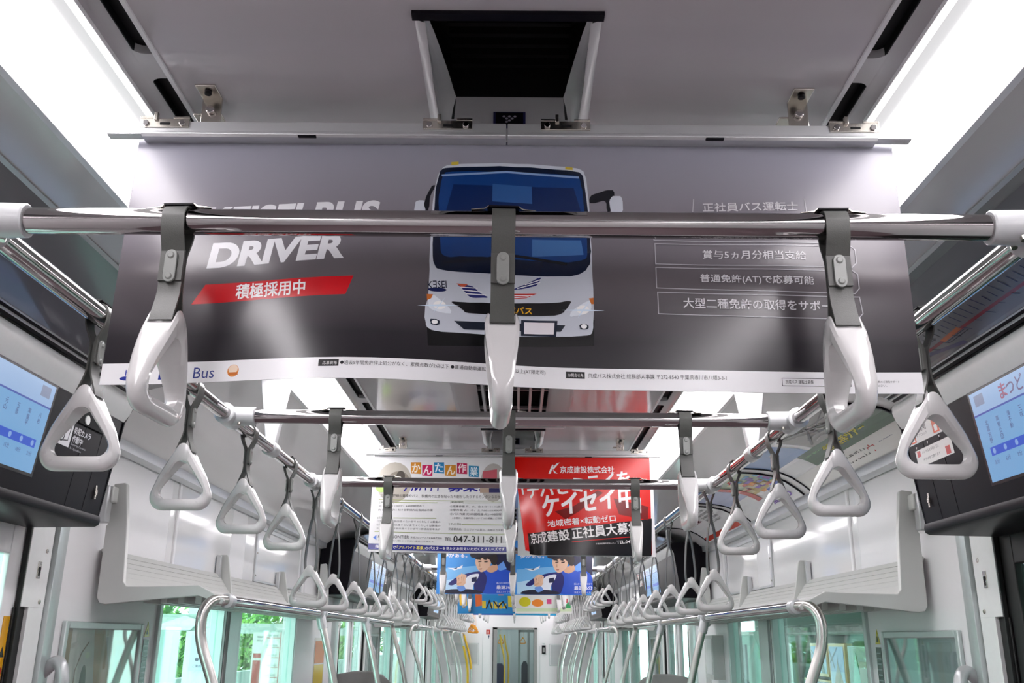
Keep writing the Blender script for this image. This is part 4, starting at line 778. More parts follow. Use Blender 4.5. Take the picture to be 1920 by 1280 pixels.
def grip_mb(za, mt):           # triangle hanging in the local y-z plane, apex at za
    zb = za - .132
    O = outline([(0, za + .0095, .011), (-.047, za - .0665, .09), (-.0745, zb - .001, .026), (.0745, zb - .001, .026), (.047, za - .0665, .09)]); H = outline([(0, za - .022, .016), (-.056, zb + .0225, .015), (.056, zb + .0225, .015)])
    # gently bulging flanks
    cz = zb + .05; N = 132; mb = MB(); vs = []
    for k in range(N):
        a = math.pi / 2 + 2 * math.pi * k / N; ro = hit(O, 0, cz, a); ri = hit(H, 0, cz, a); z = cz + .5 * (ro + ri) * math.sin(a)
        s = min(1, max(0, (za - .02 - z) / .095)); s = s * s * (3 - 2 * s)
        w = .0205 * (1 - s) + .0118 * s; half = abs(math.cos(a)) * ro
        nt_ = (.0035 + .007 * max(0, min(1, (.014 - half) / .006))) * max(0, min(1, (.0185 - half) / .0015)) if math.sin(a) > 0 else 0
        nd = nt_ / max(.001, (ro - ri)); b = .0155
        top = [(-w, .80), (-w + .003, 1), (-b, 1), (-b + .0006, 1 - nd), (b - .0006, 1 - nd), (b, 1), (w - .003, 1), (w, .80), (w, .2), (w - .003, 0), (-w + .003, 0), (-w, .2)]
        if nd == 0: top[3] = (-b * .5, 1); top[4] = (b * .5, 1); top[2] = (-b * .9, 1); top[5] = (b * .9, 1)
        an = [165, 135, 112, 97, 83, 68, 45, 15, -20, -60, -120, -160]
        cir = [(w * math.cos(math.radians(q)), .5 + .5 * math.sin(math.radians(q))) for q in an]
        for (x1, r1_), (x2, r2_) in zip(top, cir):
            x = x1 * (1 - s) + x2 * s; r = r1_ * (1 - s) + r2_ * s; rad = ri + (ro - ri) * r
            vs.append((x, rad * math.cos(a), cz + rad * math.sin(a)))
    mb.raw(vs, [(k * 12 + j, k * 12 + (j + 1) % 12, ((k + 1) % N) * 12 + (j + 1) % 12, ((k + 1) % N) * 12 + j) for k in range(N) for j in range(12)], mt)
    return mb
def belt_mb(za, mt):
    if za > -.2: left = [(-.0155, za - .0165), (-.0125, za - .006), (-.0075, za + .008), (-.0035, -.094), (-.0028, -.070), (-.0030, -.050), (-.008, -.036), (-.0155, -.018)]
    else: left = [(-.0150, za - .0165), (-.0175, za - .002), (-.0185, za + .022), (-.0150, za + .075), (-.0095, -.135), (-.0040, -.112), (-.0028, -.090), (-.0028, -.055), (-.008, -.038), (-.0155, -.018)]
    arc = [(-.0180 * math.cos(t), .0180 * math.sin(t)) for t in [math.pi * i / 12 for i in range(13)]]
    path = left + arc + [(-y, z) for y, z in left[::-1]]
    path = [(p.y, p.z) for p in smoothpath([(0, y, z) for y, z in path], 3)]
    mb = MB(); vs = []; n = len(path)
    for i, (y, z) in enumerate(path):
        a = Vector(path[min(i + 1, n - 1)]) - Vector(path[max(i - 1, 0)]); a.normalize(); nx, nz = -a.y, a.x; h = .0013
        for x, q in ((-.0142, -h), (.0142, -h), (.0142, h), (-.0142, h)): vs.append((x, y + nx * q, z + nz * q))
    mb.raw(vs, [(i * 4 + j, i * 4 + (j + 1) % 4, (i + 1) * 4 + (j + 1) % 4, (i + 1) * 4 + j) for i in range(n - 1) for j in range(4)] + [(3, 2, 1, 0), tuple(range(4 * n - 4, 4 * n))], mt)
    if za > -.2: mb.box(-.0145, .0145, -.0070, -.0036, -.080, -.040, mt)
    return mb
def pill(mb, x, y, z, hw, hh, th, mt):
    pts = []
    for k in range(9): a = math.pi * k / 8; pts.append((x + hw * math.cos(a), z + hh - hw + hw * math.sin(a)))
    for k in range(9): a = math.pi + math.pi * k / 8; pts.append((x + hw * math.cos(a), z - hh + hw + hw * math.sin(a)))
    mb.prism([(p, y, q) for p, q in pts], (0, -th, 0), mt)
def make_strap(za, col='plastic', beltcol='belt'):
    t = thing('grab_strap', '', 'grab strap', (0, 0, 0), 'white triangular grab straps hanging from the rails'); ABS[t.name] = (0, 0, 0)
    belt_mb(za, M[beltcol]).build('belt', t, True, 0, 50)
    grip_mb(za, M[col]).build('grip', t, True, 0, 38)
    b = MB(); zc = -.062
    for f in (1, -1):
        pill(b, 0, f * -.0068 if f > 0 else .0042, zc, .0075, .021, f * .0035, M['buckle'])
        for u in (-.0135, .0135):
            yy = -.0103 if f > 0 else .0077
            b.tube([(0, yy, zc + u), (0, yy - f * .0018, zc + u)], .0045, M['buckle'], 12, True, [.0048, .0030])
    b.build('buckle', t, True, .0006, 35)
    c = MB(); c.box(-.0185, .0185, -.0085, .0085, .0195, .0216, M['black'])
    c.prism([(-.0185, -.006, .0224), (.0185, -.006, .0224), (.024, -.006, .0186), (.040, -.006, .0168), (.040, -.006, .0160), (.023, -.006, .0174), (.0182, -.006, .0216), (-.0182, -.006, .0216), (-.023, -.006, .0174), (-.040, -.006, .0160), (-.040, -.006, .0168), (-.024, -.006, .0186)], (0, .012, 0), M['stain'])
    c.build('clip', t)
    return t
proto = {}
def strap(kind, loc, rz, label, group):
    if kind not in proto:
        t = make_strap({'s': -.117, 'l': -.263, 'o': -.263}[kind], 'orange' if kind == 'o' else 'plastic', 'orange' if kind == 'o' else 'belt')
        t.location = loc; t.rotation_euler = (0, 0, rz); t['label'] = label; t['group'] = group; proto[kind] = t
    else: copy_thing(proto[kind], loc, rz, label, 'grab strap', group)
pos = {-1: 'left', 0: 'middle', 1: 'right'}
TW = {(0, -1): -.05, (0, 0): .05, (0, 1): -.02, (1, -1): .02, (1, 0): .04, (1, 1): -.02}
for i, y in enumerate(CROSS):
    for q, x in ((-1, -.405), (0, -.004), (1, .402)):
        strap('s', (x, y, zr(ZR)), TW.get((i, q), random.uniform(-.05, .05)), 'white grab strap on a short grey belt, %s one on the %s cross rail' % (pos[q], ORD[i]), 'grab straps on the cross rails')
ys = [1.41, 1.86, 2.29, 2.735]; kinds = ['s'] * 4
LONGY = [3.11, 3.52, 3.98, 4.42, 4.86, 5.30, 5.74, 6.18]
seq = [(y, 's') for y in ys] + [(y, 'l') for y in LONGY] + [(y, 's') for y in (6.64, 7.10, 7.55, 8.0, 8.45)] + [(8.90 + .415 * i, 'l') for i in range(9)] + [(y, 's') for y in (12.65, 13.1, 13.55, 14.0, 14.4)] + [(14.78 + .40 * i, 'o') for i in range(4)]
for s in (-1, 1):
    for i, (y, k) in enumerate(seq):
        if k == 'o' and s > 0: k = 'l'
        l = 'short' if k == 's' else 'long'
        lab = '%s grab strap on a %s belt, %s from the camera along the %s rail' % ('white' if k != 'o' else 'orange', l, ORD[i], SIDE[s])
        strap(k, (s * XR, y, zr(ZR)), s * -math.pi / 2 + random.uniform(-.03, .03), lab, 'grab straps along the %s rail' % SIDE[s])

# ------------------------------------------------------------------ over-door display boxes
SX = lambda z: 1.068 + (.555 - z) * (1.103 - 1.068) / (.555 - .285)     # front face x at height z
def door_box(s, k, label):
    y0, y1 = .50 + k * P, 2.50 + k * P
    t = thing('door_display', label, 'over-door display', (s * 1.15, (y0 + y1) / 2, zr(.28)), 'display boxes over the doors')
    def fx(z): return s * SX(z)
    pts = lambda L: [(s * x, zr(z)) for x, z in L]
    a = MB(); a.profile([(.785, zr(.7005)), (1.020, zr(.640)), (1.022, zr(.646)), (.787, zr(.7065))], y0 - .1, y1 - .02, M['acryl'], s)
    a.build('upper_panel', t, True, 0)
    tr = MB(); tr.profile([(.778, zr(.698)), (.788, zr(.6965)), (.792, zr(.702)), (.780, zr(.706))], y0 - .1, y1 - .02, M['alu'], s)
    tr.profile([(1.018, zr(.639)), (1.022, zr(.6375)), (1.024, zr(.642)), (1.02, zr(.643))], y0 - .1, y1 - .02, M['alu'], s)
    tr.profile([(1.030, zr(.631)), (1.0335, zr(.6295)), (1.035, zr(.634)), (1.031, zr(.635))], y0 - .1, y1 - .02, M['alu'], s)
    tr.profile([(1.022, zr(.640)), (1.045, zr(.628)), (1.06, zr(.635)), (1.03, zr(.645))], y0 - .1, y1 - .02, M['black'], s); tr.build('trim_strip', t)
    c = MB(); c.profile([(1.048, zr(.622)), (1.0435, zr(.614)), (1.0445, zr(.600)), (1.0525, zr(.578)), (1.0655, zr(.558)), (1.09, zr(.556)), (1.288, zr(.556)), (1.288, zr(.63)), (1.07, zr(.63))], y0, y1, M['silver'], s)
    c.build('top_cover', t, True, 0, 50)
    e = MB(); e.profile([(1.0405, zr(.612)), (1.05, zr(.624)), (1.07, zr(.632)), (1.288, zr(.632)), (1.288, zr(.285)), (1.1035, zr(.280)), (1.0645, zr(.557))], y1, y1 + .006, M['black'], s); e.build('end_plate', t); e = MB()
    e.profile([(1.0405, zr(.612)), (1.05, zr(.624)), (1.07, zr(.632)), (1.288, zr(.632)), (1.288, zr(.285)), (1.1035, zr(.280)), (1.0645, zr(.557))], y0 - .006, y0, M['black'], s); e.build('end_plate', t)
    f = MB(); f.profile([(SX(.557), zr(.557)), (SX(.300), zr(.300)), (1.288, zr(.300)), (1.288, zr(.557))], y0, y1, M['black'], s)
    f.profile([(1.098, zr(.303)), (1.095, zr(.290)), (1.098, zr(.280)), (1.108, zr(.275)), (1.288, zr(.272)), (1.288, zr(.303))], y0, y1 + .006, M['black'], s)
    for yy in (y1 - .195, y1 - .10): f.profile([(SX(.53) - .0006, zr(.53)), (SX(.305) - .0006, zr(.305)), (SX(.305) + .01, zr(.305)), (SX(.53) + .01, zr(.53))], yy, yy + .002, M['dark'], s)
    f.tube([(fx(.36) - s * .001, y1 - .055, zr(.358)), (fx(.36) - s * .005, y1 - .055, zr(.358))], .007, M['stain'], 12); f.box(min(fx(.36) - s * .0035, fx(.36)), max(fx(.36) - s * .0035, fx(.36)), y1 - .059, y1 - .051, zr(.34), zr(.376), M['stain'])
    f.build('front_panel', t, True, 0)
    # sheet coordinates on the front face: u runs along the reading direction, v is the height
    def on_face(ya):
        return lambda u, v, h: (s * (SX(v) - .0008 - h), ya - s * u, zr(v))
    for n, (ya, yb) in enumerate(((1.74 + k * P, 2.112 + k * P), (1.33 + k * P, 1.70 + k * P))):
        q = MB(); w = yb - ya; st = yb if s > 0 else ya; to = on_face(st)
        its = [('P', '#000008', [(-.008, .343), (w + .008, .343), (w + .008, .560), (-.008, .560)]), ('P', '#7db4e6', [(0, .35), (w, .35), (w, .553), (0, .553)]), ('P', '#a4c4ee', [(0, .503), (w, .503), (w, .553), (0, .553)]), ('P', '#4a60b8', [(0, .499), (w, .499), (w, .503), (0, .503)]),
               ('P', '#8e9ab8', [(.018, .52), (.06, .52), (.06, .545), (.018, .545)] if s > 0 else [(w - .06, .52), (w - .018, .52), (w - .018, .545), (w - .06, .545)]),
               ('P', '#3560d8', [(.03, .405), (w - .02, .405), (w - .02, .424), (.03, .424)])]
        if s > 0 and n == 0: its += [('T', '#7a6a90', 'まつど', .13, .512, .10, .032, 0, .01, 0), ('T', '#b0708c', 'ま', .13, .512, .03, .032, 0, .01, 0), ('T', '#6a6a88', '方面', .25, .512, .05, .028, 0, 0, 0)]
        names = ['北習志野', '高根公団', '滝不動', '三咲', '二和向台', '鎌ヶ谷大仏', '初富'] if s > 0 else ['新鎌ヶ谷', '北初富', 'くぬぎ山', '元山', '五香', '常盤平', '八柱']
        for i, nm in enumerate(names):
            u = .045 + i * (w - .08) / 6; its.append(('C', '#8fb4f0', u, .4145, .0065, .0065))
            hh = .0135; y_ = .486
            for ch in nm: its.append(('T', '#4a4a80', ch, u - .006, y_ - hh, .012, hh * .85, 0, 0, 0)); y_ -= hh
            its.append(('T', '#5a6aa0', '%d分' % (3 + 3 * i), u - .01, .385, .02, .011, 0, 0, 0))
        art(q, its, to, smat); q.build('screen', t, False, recalc=False)
    st = MB()
    if s < 0:
        to = on_face(2.168 + k * P)
        art(st, [('P', '#e6e6ea', [(0, .437), (.075, .437), (.075, .497), (0, .497)]), ('L', '#33333c', .003, [(.02, .446), (.062, .452), (.064, .484), (.024, .476), (.02, .446)]), ('C', '#33333c', .03, .458, .014, .013), ('C', '#e6e6ea', .03, .458, .009, .008), ('C', '#33333c', .032, .458, .005, .005), ('L', '#33333c', .0025, [(.03, .487), (.05, .491), (.064, .484)]),
                 ('T', '#d8d8de', '防犯カメラ', .083, .474, .09, .017, 0, .02, 0), ('T', '#d8d8de', '作動中', .083, .453, .055, .017, 0, .02, 0), ('T', '#c8c8d0', 'Security Camera', .083, .444, .08, .007, 0, 0, 0), ('T', '#c8c8d0', 'In Operation', .083, .434, .06, .007, 0, 0, 0)], to)
        st.box(-SX(.52) - .001, -SX(.52) + .004, 2.25 + k * P, 2.40 + k * P, zr(.502), zr(.548), M['dark']); st.tube([(-SX(.52) + .003, 2.29 + k * P, zr(.516)), (-SX(.52) + .007, 2.29 + k * P, zr(.516))], .012, M['silver'], 16)
    else:
        to = on_face(2.478 + k * P)
        its = [('P', '#e8e6e4', [(.0, .505), (.23, .505), (.23, .553), (.0, .553)]), ('P', '#e8e6e4', [(.02, .445), (.23, .445), (.23, .488), (.02, .488)]), ('P', '#d8562e', [(.012, .508), (.045, .508), (.045, .548), (.012, .548)]), ('P', '#f2efec', [(.020, .512), (.036, .512), (.036, .536), (.020, .536)]),
               ('P', '#d8562e', [(.15, .510), (.185, .510), (.185, .550), (.15, .550)]), ('P', '#f2efec', [(.158, .514), (.176, .514), (.176, .530), (.158, .530)]), ('T', '#303038', '非常用', .055, .530, .06, .014, 0, .01, 0), ('T', '#505058', 'ドアコック', .055, .518, .06, .008, 0, 0, 0),
               ('P', '#c03838', [(.19, .448), (.215, .448), (.215, .468), (.19, .468)]), ('P', '#c03838', [(.03, .470), (.05, .470), (.05, .485), (.03, .485)]), ('T', '#505058', 'ハンドルを手前に引く', .06, .474, .10, .008, 0, 0, 0), ('T', '#505058', 'ドアは手で開きます', .06, .455, .10, .008, 0, 0, 0),
               ('P', '#e8e6e4', [(.03, .497), (.038, .497), (.034, .491)]), ('P', '#e8e6e4', [(.10, .499), (.108, .499), (.104, .493)]), ('P', '#e8e6e4', [(.17, .501), (.178, .501), (.174, .495)])]
        art(st, its, to)
    st.build('sticker', t, False, recalc=False)
    if s > 0:                  # route map on the upper panel
        rm = MB(); L0, L1 = Vector((.80, .6965)), Vector((1.010, .6425)); ln = (L1 - L0).length; dr = (L1 - L0) / ln; nn = Vector((dr.y, -dr.x))
        if nn.y > 0: nn = -nn
        def tomap(u, v, h):
            p = L0 + dr * (ln - v) + nn * (h + .0006); return (p.x, y1 - .06 - u, zr(p.y))
        its = [('P', '#6e6b70', [(0, .002), (1.9, .002), (1.9, ln - .01), (0, ln - .01)]), ('L', '#84303a', .009, [(.03, .018), (.12, .030), (.30, .036), (.70, .040), (1.85, .040)]), ('L', '#b8582c', .016, [(.05, .020), (.13, .031)]), ('L', '#b8582c', .012, [(.44, .038), (.52, .042)]),
               ('L', '#4c4468', .014, [(.02, .008), (.08, .006), (.14, .001)]), ('L', '#4c4468', .014, [(.19, .062), (.28, .040), (.38, .018), (.46, .001)]), ('L', '#303040', .002, [(.34, .052), (.44, .055), (.44, .064), (.34, .061), (.34, .052)]), ('L', '#303040', .002, [(.44, .022), (.53, .024), (.53, .031), (.44, .029), (.44, .022)])]
        random.seed(3)
        for i in range(70):
            u = .04 + i * .026; v = .045 + .006 * min(1, u); its.append(('L', '#383650', .0030, [(u, v + .004), (u + .010, v + .024 + random.uniform(0, .014))]))
            if i % 2: its.append(('L', '#383650', .0028, [(u, v - .012), (u + .006, v - .020 - random.uniform(0, .008))]))
        its += [('T', '#2a3a70', 'K', .165, .0125, .012, .008, 0, 0, 0), ('T', '#303038', '京成線路線図', .185, .013, .12, .010, .03, .01, 0)]
        art(rm, its, tomap); rm.build('route_map', t, False, recalc=False)
for k in range(3):
    for s in (-1, 1): door_box(s, k, '%s black display box with blue screens over the %s side doors' % (['nearest', 'second', 'farthest'][k], SIDE[s]))

# ------------------------------------------------------------------ luggage racks and grab poles
def rack(s, y0, y1, yp, label, poles):
    t = thing('luggage_rack', label, 'luggage rack', (s * 1.1, (y0 + y1) / 2, zr(.10)), 'luggage racks above the windows')
    out = [(1.272, .462), (1.238, .466), (1.232, .46), (1.214, .335), (1.202, .160), (1.190, .146), (1.05, .148), (.968, .152), (.890, .1135), (.883, .107), (.890, .0945), (.965, .120), (1.08, .110), (1.25, .092), (1.268, .096), (1.278, .112), (1.280, .33), (1.276, .335)]
    for yy in (y0, y1 - .022):
        e = MB(); e.prism([(s * x, yy, zr(z)) for x, z in out], (0, .022, 0), M['rack']); e.build('end_plate', t, True, .002)
    sh = MB(); sh.profile([(.885, zr(.114)), (.97, zr(.142)), (1.2, zr(.138)), (1.2, zr(.126)), (.97, zr(.128)), (.89, zr(.102))], y0 + .022, y1 - .022, M['rack'], s)
    for i in range(5): sh.profile([(.93 + i * .055, zr(.100)), (.95 + i * .055, zr(.100)), (.95 + i * .055, zr(.128)), (.93 + i * .055, zr(.128))], y0 + .1, y1 - .1, M['rack'], s)
    sh.build('shelf', t)
    b = MB()
    for i in range(7):
        f = i / 7; x = 1.204 + f * .082; z = .142 + f * .12; b.profile([(x, zr(z)), (x + .0105, zr(z + .0155)), (x + .016, zr(z + .0155)), (x + .0055, zr(z - .003))], y0 + .022, y1 - .022, M['rack'], s)
    b.profile([(1.200, zr(.138)), (1.29, zr(.262)), (1.295, zr(.258)), (1.206, zr(.130))], y0 + .022, y1 - .022, M['rack'], s); b.build('back_slats', t)
    yy = y0 + 1.22
    while yy < y1 - .3:
        fi = MB(); fi.prism([(s * 1.288, yy, zr(.345)), (s * 1.258, yy, zr(.345)), (s * 1.252, yy, zr(.335)), (s * 1.215, yy, zr(.145)), (s * 1.288, yy, zr(.145))], (0, .012, 0), M['rack']); fi.box(min(s * 1.275, s * 1.295), max(s * 1.275, s * 1.295), yy - .03, yy - .01, zr(.22), zr(.34), M['alu']); fi.build('divider', t, True, .002); yy += 1.06
    br = MB(); br.box(min(s * 1.262, s * 1.298), max(s * 1.262, s * 1.298), y0 - .055, y0 - .018, zr(.335), zr(.45), M['alu']); br.box(min(s * 1.255, s * 1.28), max(s * 1.255, s * 1.28), y0 - .04, y0 + .005, zr(.40), zr(.45), M['rack']); br.build('bracket', t, True, .004)
    fp = MB(); fp.tube([(s * .885, y0 + .03, zr(.107)), (s * .885, (y0 + yp) / 2, zr(.107)), (s * .885, yp - .02, zr(.107))], .0165, M['chrome'], 20)
    for yy in [y0 + .05] + [y0 + (yp - y0) * f + .06 for f in poles]:
        fp.tube([(s * .885, yy - .022, zr(.107)), (s * .885, yy - .02, zr(.107)), (s * .885, yy + .02, zr(.107)), (s * .885, yy + .022, zr(.107))], .022, M['joint'], 18, True, [.018, .022, .022, .018])
    fp.build('front_pipe', t)
def pole(s, y, top, label, bend=True, yel=False):
    t = thing('grab_pole', label, 'grab pole', (s * .80, y, .45), 'grab poles in front of the seats'); m_ = M['steel']
    if bend == 1: pts = [(.885, y + .045, .107), (.892, y + .03, .108), (.915, y - .0, .106), (.930, y - .025, .085), (.936, y - .035, .045), (.927, y - .035, -.02), (.885, y - .03, -.13), (.84, y - .03, -.26), (.80, y - .03, -.42), (.785, y - .03, -.60), (.785, y - .03, -1.15)]
    elif bend == 2: pts = [(.885, y - .04, .107), (.886, y - .01, .105), (.884, y + .015, .085), (.875, y + .02, .05), (.835, y + .02, -.08), (.785, y + .02, -.25), (.755, y + .02, -.42), (.745, y + .02, -.6), (.745, y + .02, -1.15)]
    else: pts = [(.883, y, .10), (.866, y, .04), (.825, y, -.10), (.785, y, -.26), (.755, y, -.42), (.745, y, -.6), (.745, y, -1.15)]
    path = smoothpath([(s * a, b, zr(c)) for a, b, c in pts], 6)
    p = MB(); p.tube(path, .0165, m_, 18); p.build('pole', t)
    if bend == 0 or bend == 2:
        c = MB(); n = 8 if bend == 0 else 3
        if bend == 0: c.tube(path[0:7], .0215, M['joint'], 18); c.tube([(s * .885, y - .03, zr(.107)), (s * .885, y + .03, zr(.107))], .0225, M['joint'], 18); c.build('socket', t)
    if yel:
        g = MB(); g.tube(path[12:40], .0185, M['yellow'], 18); g.build('yellow_sleeve', t)
RK = [(2.97, 6.30, 7.10, (.36, .68)), (8.85, 12.15, 12.95, (.36, .68)), (14.6, 16.95, 16.95, (.5,))]
for s in (-1, 1):
    for k, (a, b0, b, pf) in enumerate(RK):
        rack(s, a, b0, b, '%s pale grey luggage rack along the %s wall' % (['nearest', 'second', 'farthest'][k], SIDE[s]), pf)
        w = ['nearest', 'second', 'farthest'][k]
        pole(s, a, 0, 'bent steel pole at the near end of the %s %s luggage rack' % (w, SIDE[s]), 1, False)
        for i, f in enumerate(pf):
            pole(s, a + (b - a) * f, 0, '%s straight pole under the %s %s luggage rack%s' % (['first', 'second'][i], w, SIDE[s], ', yellow sleeve' if k == 2 and s < 0 else ''), 0, k == 2 and s < 0)
        pole(s, b - .03, 0, 'curved steel pole at the far end of the %s %s luggage rack%s' % (w, SIDE[s], ', yellow sleeve' if k == 2 and s < 0 else ''), 2, k == 2 and s < 0)

# ------------------------------------------------------------------ framed panels, stickers and grab handles on the walls
def wall_frame(s, o, label, tint, its):
    t = thing('wall_frame', label, 'notice frame', (s * XW, 3.11 + o, zr(-.3)), 'glazed frames beside the doors'); y0, y1, z0, z1 = 2.815 + o, 3.405 + o, -.62, .040; g = M['alud']; f = MB()
    for a, b, c, d in ((y0 + .022, y1 - .022, z1 - .022, z1), (y0 + .022, y1 - .022, z0, z0 + .022), (y0, y0 + .0218, z0, z1), (y1 - .0218, y1, z0, z1)): side_box(f, s, XW - .014, XW, a, b, zr(c), zr(d), g)
    f.build('frame', t, True, .003)
    p = MB(); st = y1 - .022 if s > 0 else y0 + .022; to = lambda u, v, h: (s * (XW - .002 - h), st - s * u, zr(v)); art(p, [('P', tint, [(0, z0 + .02), (.546, z0 + .02), (.546, z1 - .02), (0, z1 - .02)])] + its, to); p.build('print', t, False, recalc=False)
    q = MB(); side_box(q, s, XW - .008, XW - .006, y0 + .02, y1 - .02, zr(z0) + .02, zr(z1) - .02, M['clear']); q.build('glazing', t)
lf = [('P', '#8a6a4c', [(.0, -.6), (.05, -.6), (.05, .02), (.0, .02)]), ('P', '#b08a70', [(.20, -.6), (.36, -.6), (.34, -.1), (.28, .018), (.2, .018), (.24, -.15)]), ('C', '#5a564e', .16, -.14, .022, .055), ('L', '#6a4838', .006, [(.10, -.2), (.10, -.1), (.13, -.05), (.17, -.02)]), ('P', '#a8c4bc', [(.38, -.6), (.44, -.6), (.44, -.03), (.38, -.03)])]
rf = [('P', '#7f8a90', [(0, -.6), (.546, -.6), (.546, -.02), (0, -.02)]), ('P', '#8e9a9c', [(0, -.12), (.546, -.12), (.546, -.08), (0, -.08)]), ('C', '#b8d86a', .3, -.17, .05, .03)]
for k in range(2):
    for s in (-1, 1):
        wall_frame(s, k * P, '%s glazed notice frame beside the door on the %s wall' % (['nearest', 'second'][k], SIDE[s]), '#b9b2ac' if s < 0 else '#8a979a', lf if s < 0 else rf)
        lab = MB(); y = 3.475 + k * P; lab.prism([(s * XW, y - .024, zr(-.002)), (s * XW, y + .024, zr(-.002)), (s * XW, y, zr(.048))], (-s * .0012, 0, 0), pmat('#c8b428')); lab.prism([(s * (XW - .0012), y - .008, zr(.006)), (s * (XW - .0012), y + .008, zr(.006)), (s * (XW - .0012), y, zr(.026))], (-s * .0006, 0, 0), pmat('#202014'))
        side_box(lab, s, XW - .0012, XW, y - .024, y + .024, zr(-.30), zr(-.012), pmat('#2b3438'))
        for i in range(14): side_box(lab, s, XW - .0018, XW - .0011, y - .018, y + .018, zr(-.035 - i * .018), zr(-.030 - i * .018), pmat('#8c9698'))
        tag(lab.build('warning_sticker', None, False, loc=(s * XW, y, zr(-.1))), '%s yellow triangle sticker with dark strip on the %s wall' % (['nearest', 'second'][k], SIDE[s]), 'sticker', 'warning stickers by the windows')
        h = MB(); yy = 2.70 + k * P; h.tube(smoothpath([(s * (XW - .01), yy + .02, zr(-.10)), (s * (XW - .05), yy + .01, zr(-.07)), (s * (XW - .075), yy, zr(-.10)), (s * (XW - .08), yy, zr(-.2)), (s * (XW - .08), yy, zr(-.7)), (s * (XW - .01), yy, zr(-.8))], 6), .017, M['joint'], 16)
        tag(h.build('grab_bar', None, loc=(s * XW, yy, zr(-.4))), '%s pale upright grab bar on the %s door pillar' % (['nearest', 'second'][k], SIDE[s]), 'grab bar', 'grab bars beside the doors')
st = MB(); st.box(-XW + .005, -XW + .007, 2.478, 2.508, zr(-.5), zr(.045), pmat('#dca01c'))
st.prism([(-XW + .007, 2.481, zr(-.055)), (-XW + .007, 2.505, zr(-.055)), (-XW + .007, 2.493, zr(-.03))], (.001, 0, 0), pmat('#2a2a1c')); st.tube([(-XW + .007, 2.493, zr(-.09)), (-XW + .008, 2.493, zr(-.09))], .012, pmat('#b83428'), 16)
tag(st.build('door_sticker', None, False, loc=(-XW, 2.46, zr(-.2))), 'yellow warning strip down the edge of the nearest left door', 'sticker')
# empty advertising frame on the upper left and right walls
for s in (-1, 1):
    f = MB(); y0, y1, z0, z1 = 4.78, 5.85, .265, .545
    for a, b, c, d in ((y0 + .0302, y1 - .0302, z1 - .02, z1), (y0 + .0302, y1 - .0302, z0, z0 + .012), (y0, y0 + .03, z0, z1), (y1 - .03, y1, z0, z1)): side_box(f, s, XW - .009, XW, a, b, zr(c), zr(d), M['alu'])
    for z in (z0 + .03, (z0 + z1) / 2, z1 - .03): f.tube([(s * (XW - .008), y0 + .015, zr(z)), (s * (XW - .012), y0 + .015, zr(z))], .005, M['stain'], 8)
    tag(f.build('wall_panel_frame', None, True, .002, loc=(s * XW, 5.3, zr(.4))), 'aluminium frame with screws on the upper %s wall' % SIDE[s], 'frame', 'metal frames on the upper walls')
n = MB(); n.box(-XW, -XW + .002, 6.40, 6.74, zr(-.46), zr(.0), pmat('#e0dcd4')); n.box(-XW + .002, -XW + .003, 6.42, 6.72, zr(-.16), zr(-.02), pmat('#d8742a')); n.box(-XW + .002, -XW + .003, 6.42, 6.72, zr(-.30), zr(-.17), pmat('#d8c040')); n.box(-XW + .002, -XW + .003, 6.42, 6.72, zr(-.44), zr(-.32), pmat('#4458a0'))
tag(n.build('wall_notice', None, False, loc=(-XW, 6.57, zr(-.2))), 'orange, yellow and blue notice on the left wall past the windows', 'notice')
n = MB(); n.box(XW - .07, XW, 6.05, 6.28, zr(-.22), zr(.04), M['rack']); n.box(XW - .074, XW - .07, 6.07, 6.26, zr(-.19), zr(.02), M['lip']); tag(n.build('equipment_box', None, True, .004, loc=(XW, 6.16, zr(-.1))), 'pale equipment box fixed to the right wall past the windows', 'box')
n = MB(); n.box(XW - .002, XW, 6.48, 6.66, zr(-.30), zr(.0), pmat('#d4d6d4')); n.box(XW - .003, XW - .002, 6.51, 6.57, zr(-.07), zr(-.03), pmat('#d8c030')); n.box(XW - .003, XW - .002, 6.51, 6.57, zr(-.14), zr(-.10), pmat('#d8c030')); tag(n.build('wall_notice', None, False, loc=(XW, 6.57, zr(-.2))), 'grey notice with two yellow squares on the right wall', 'notice')
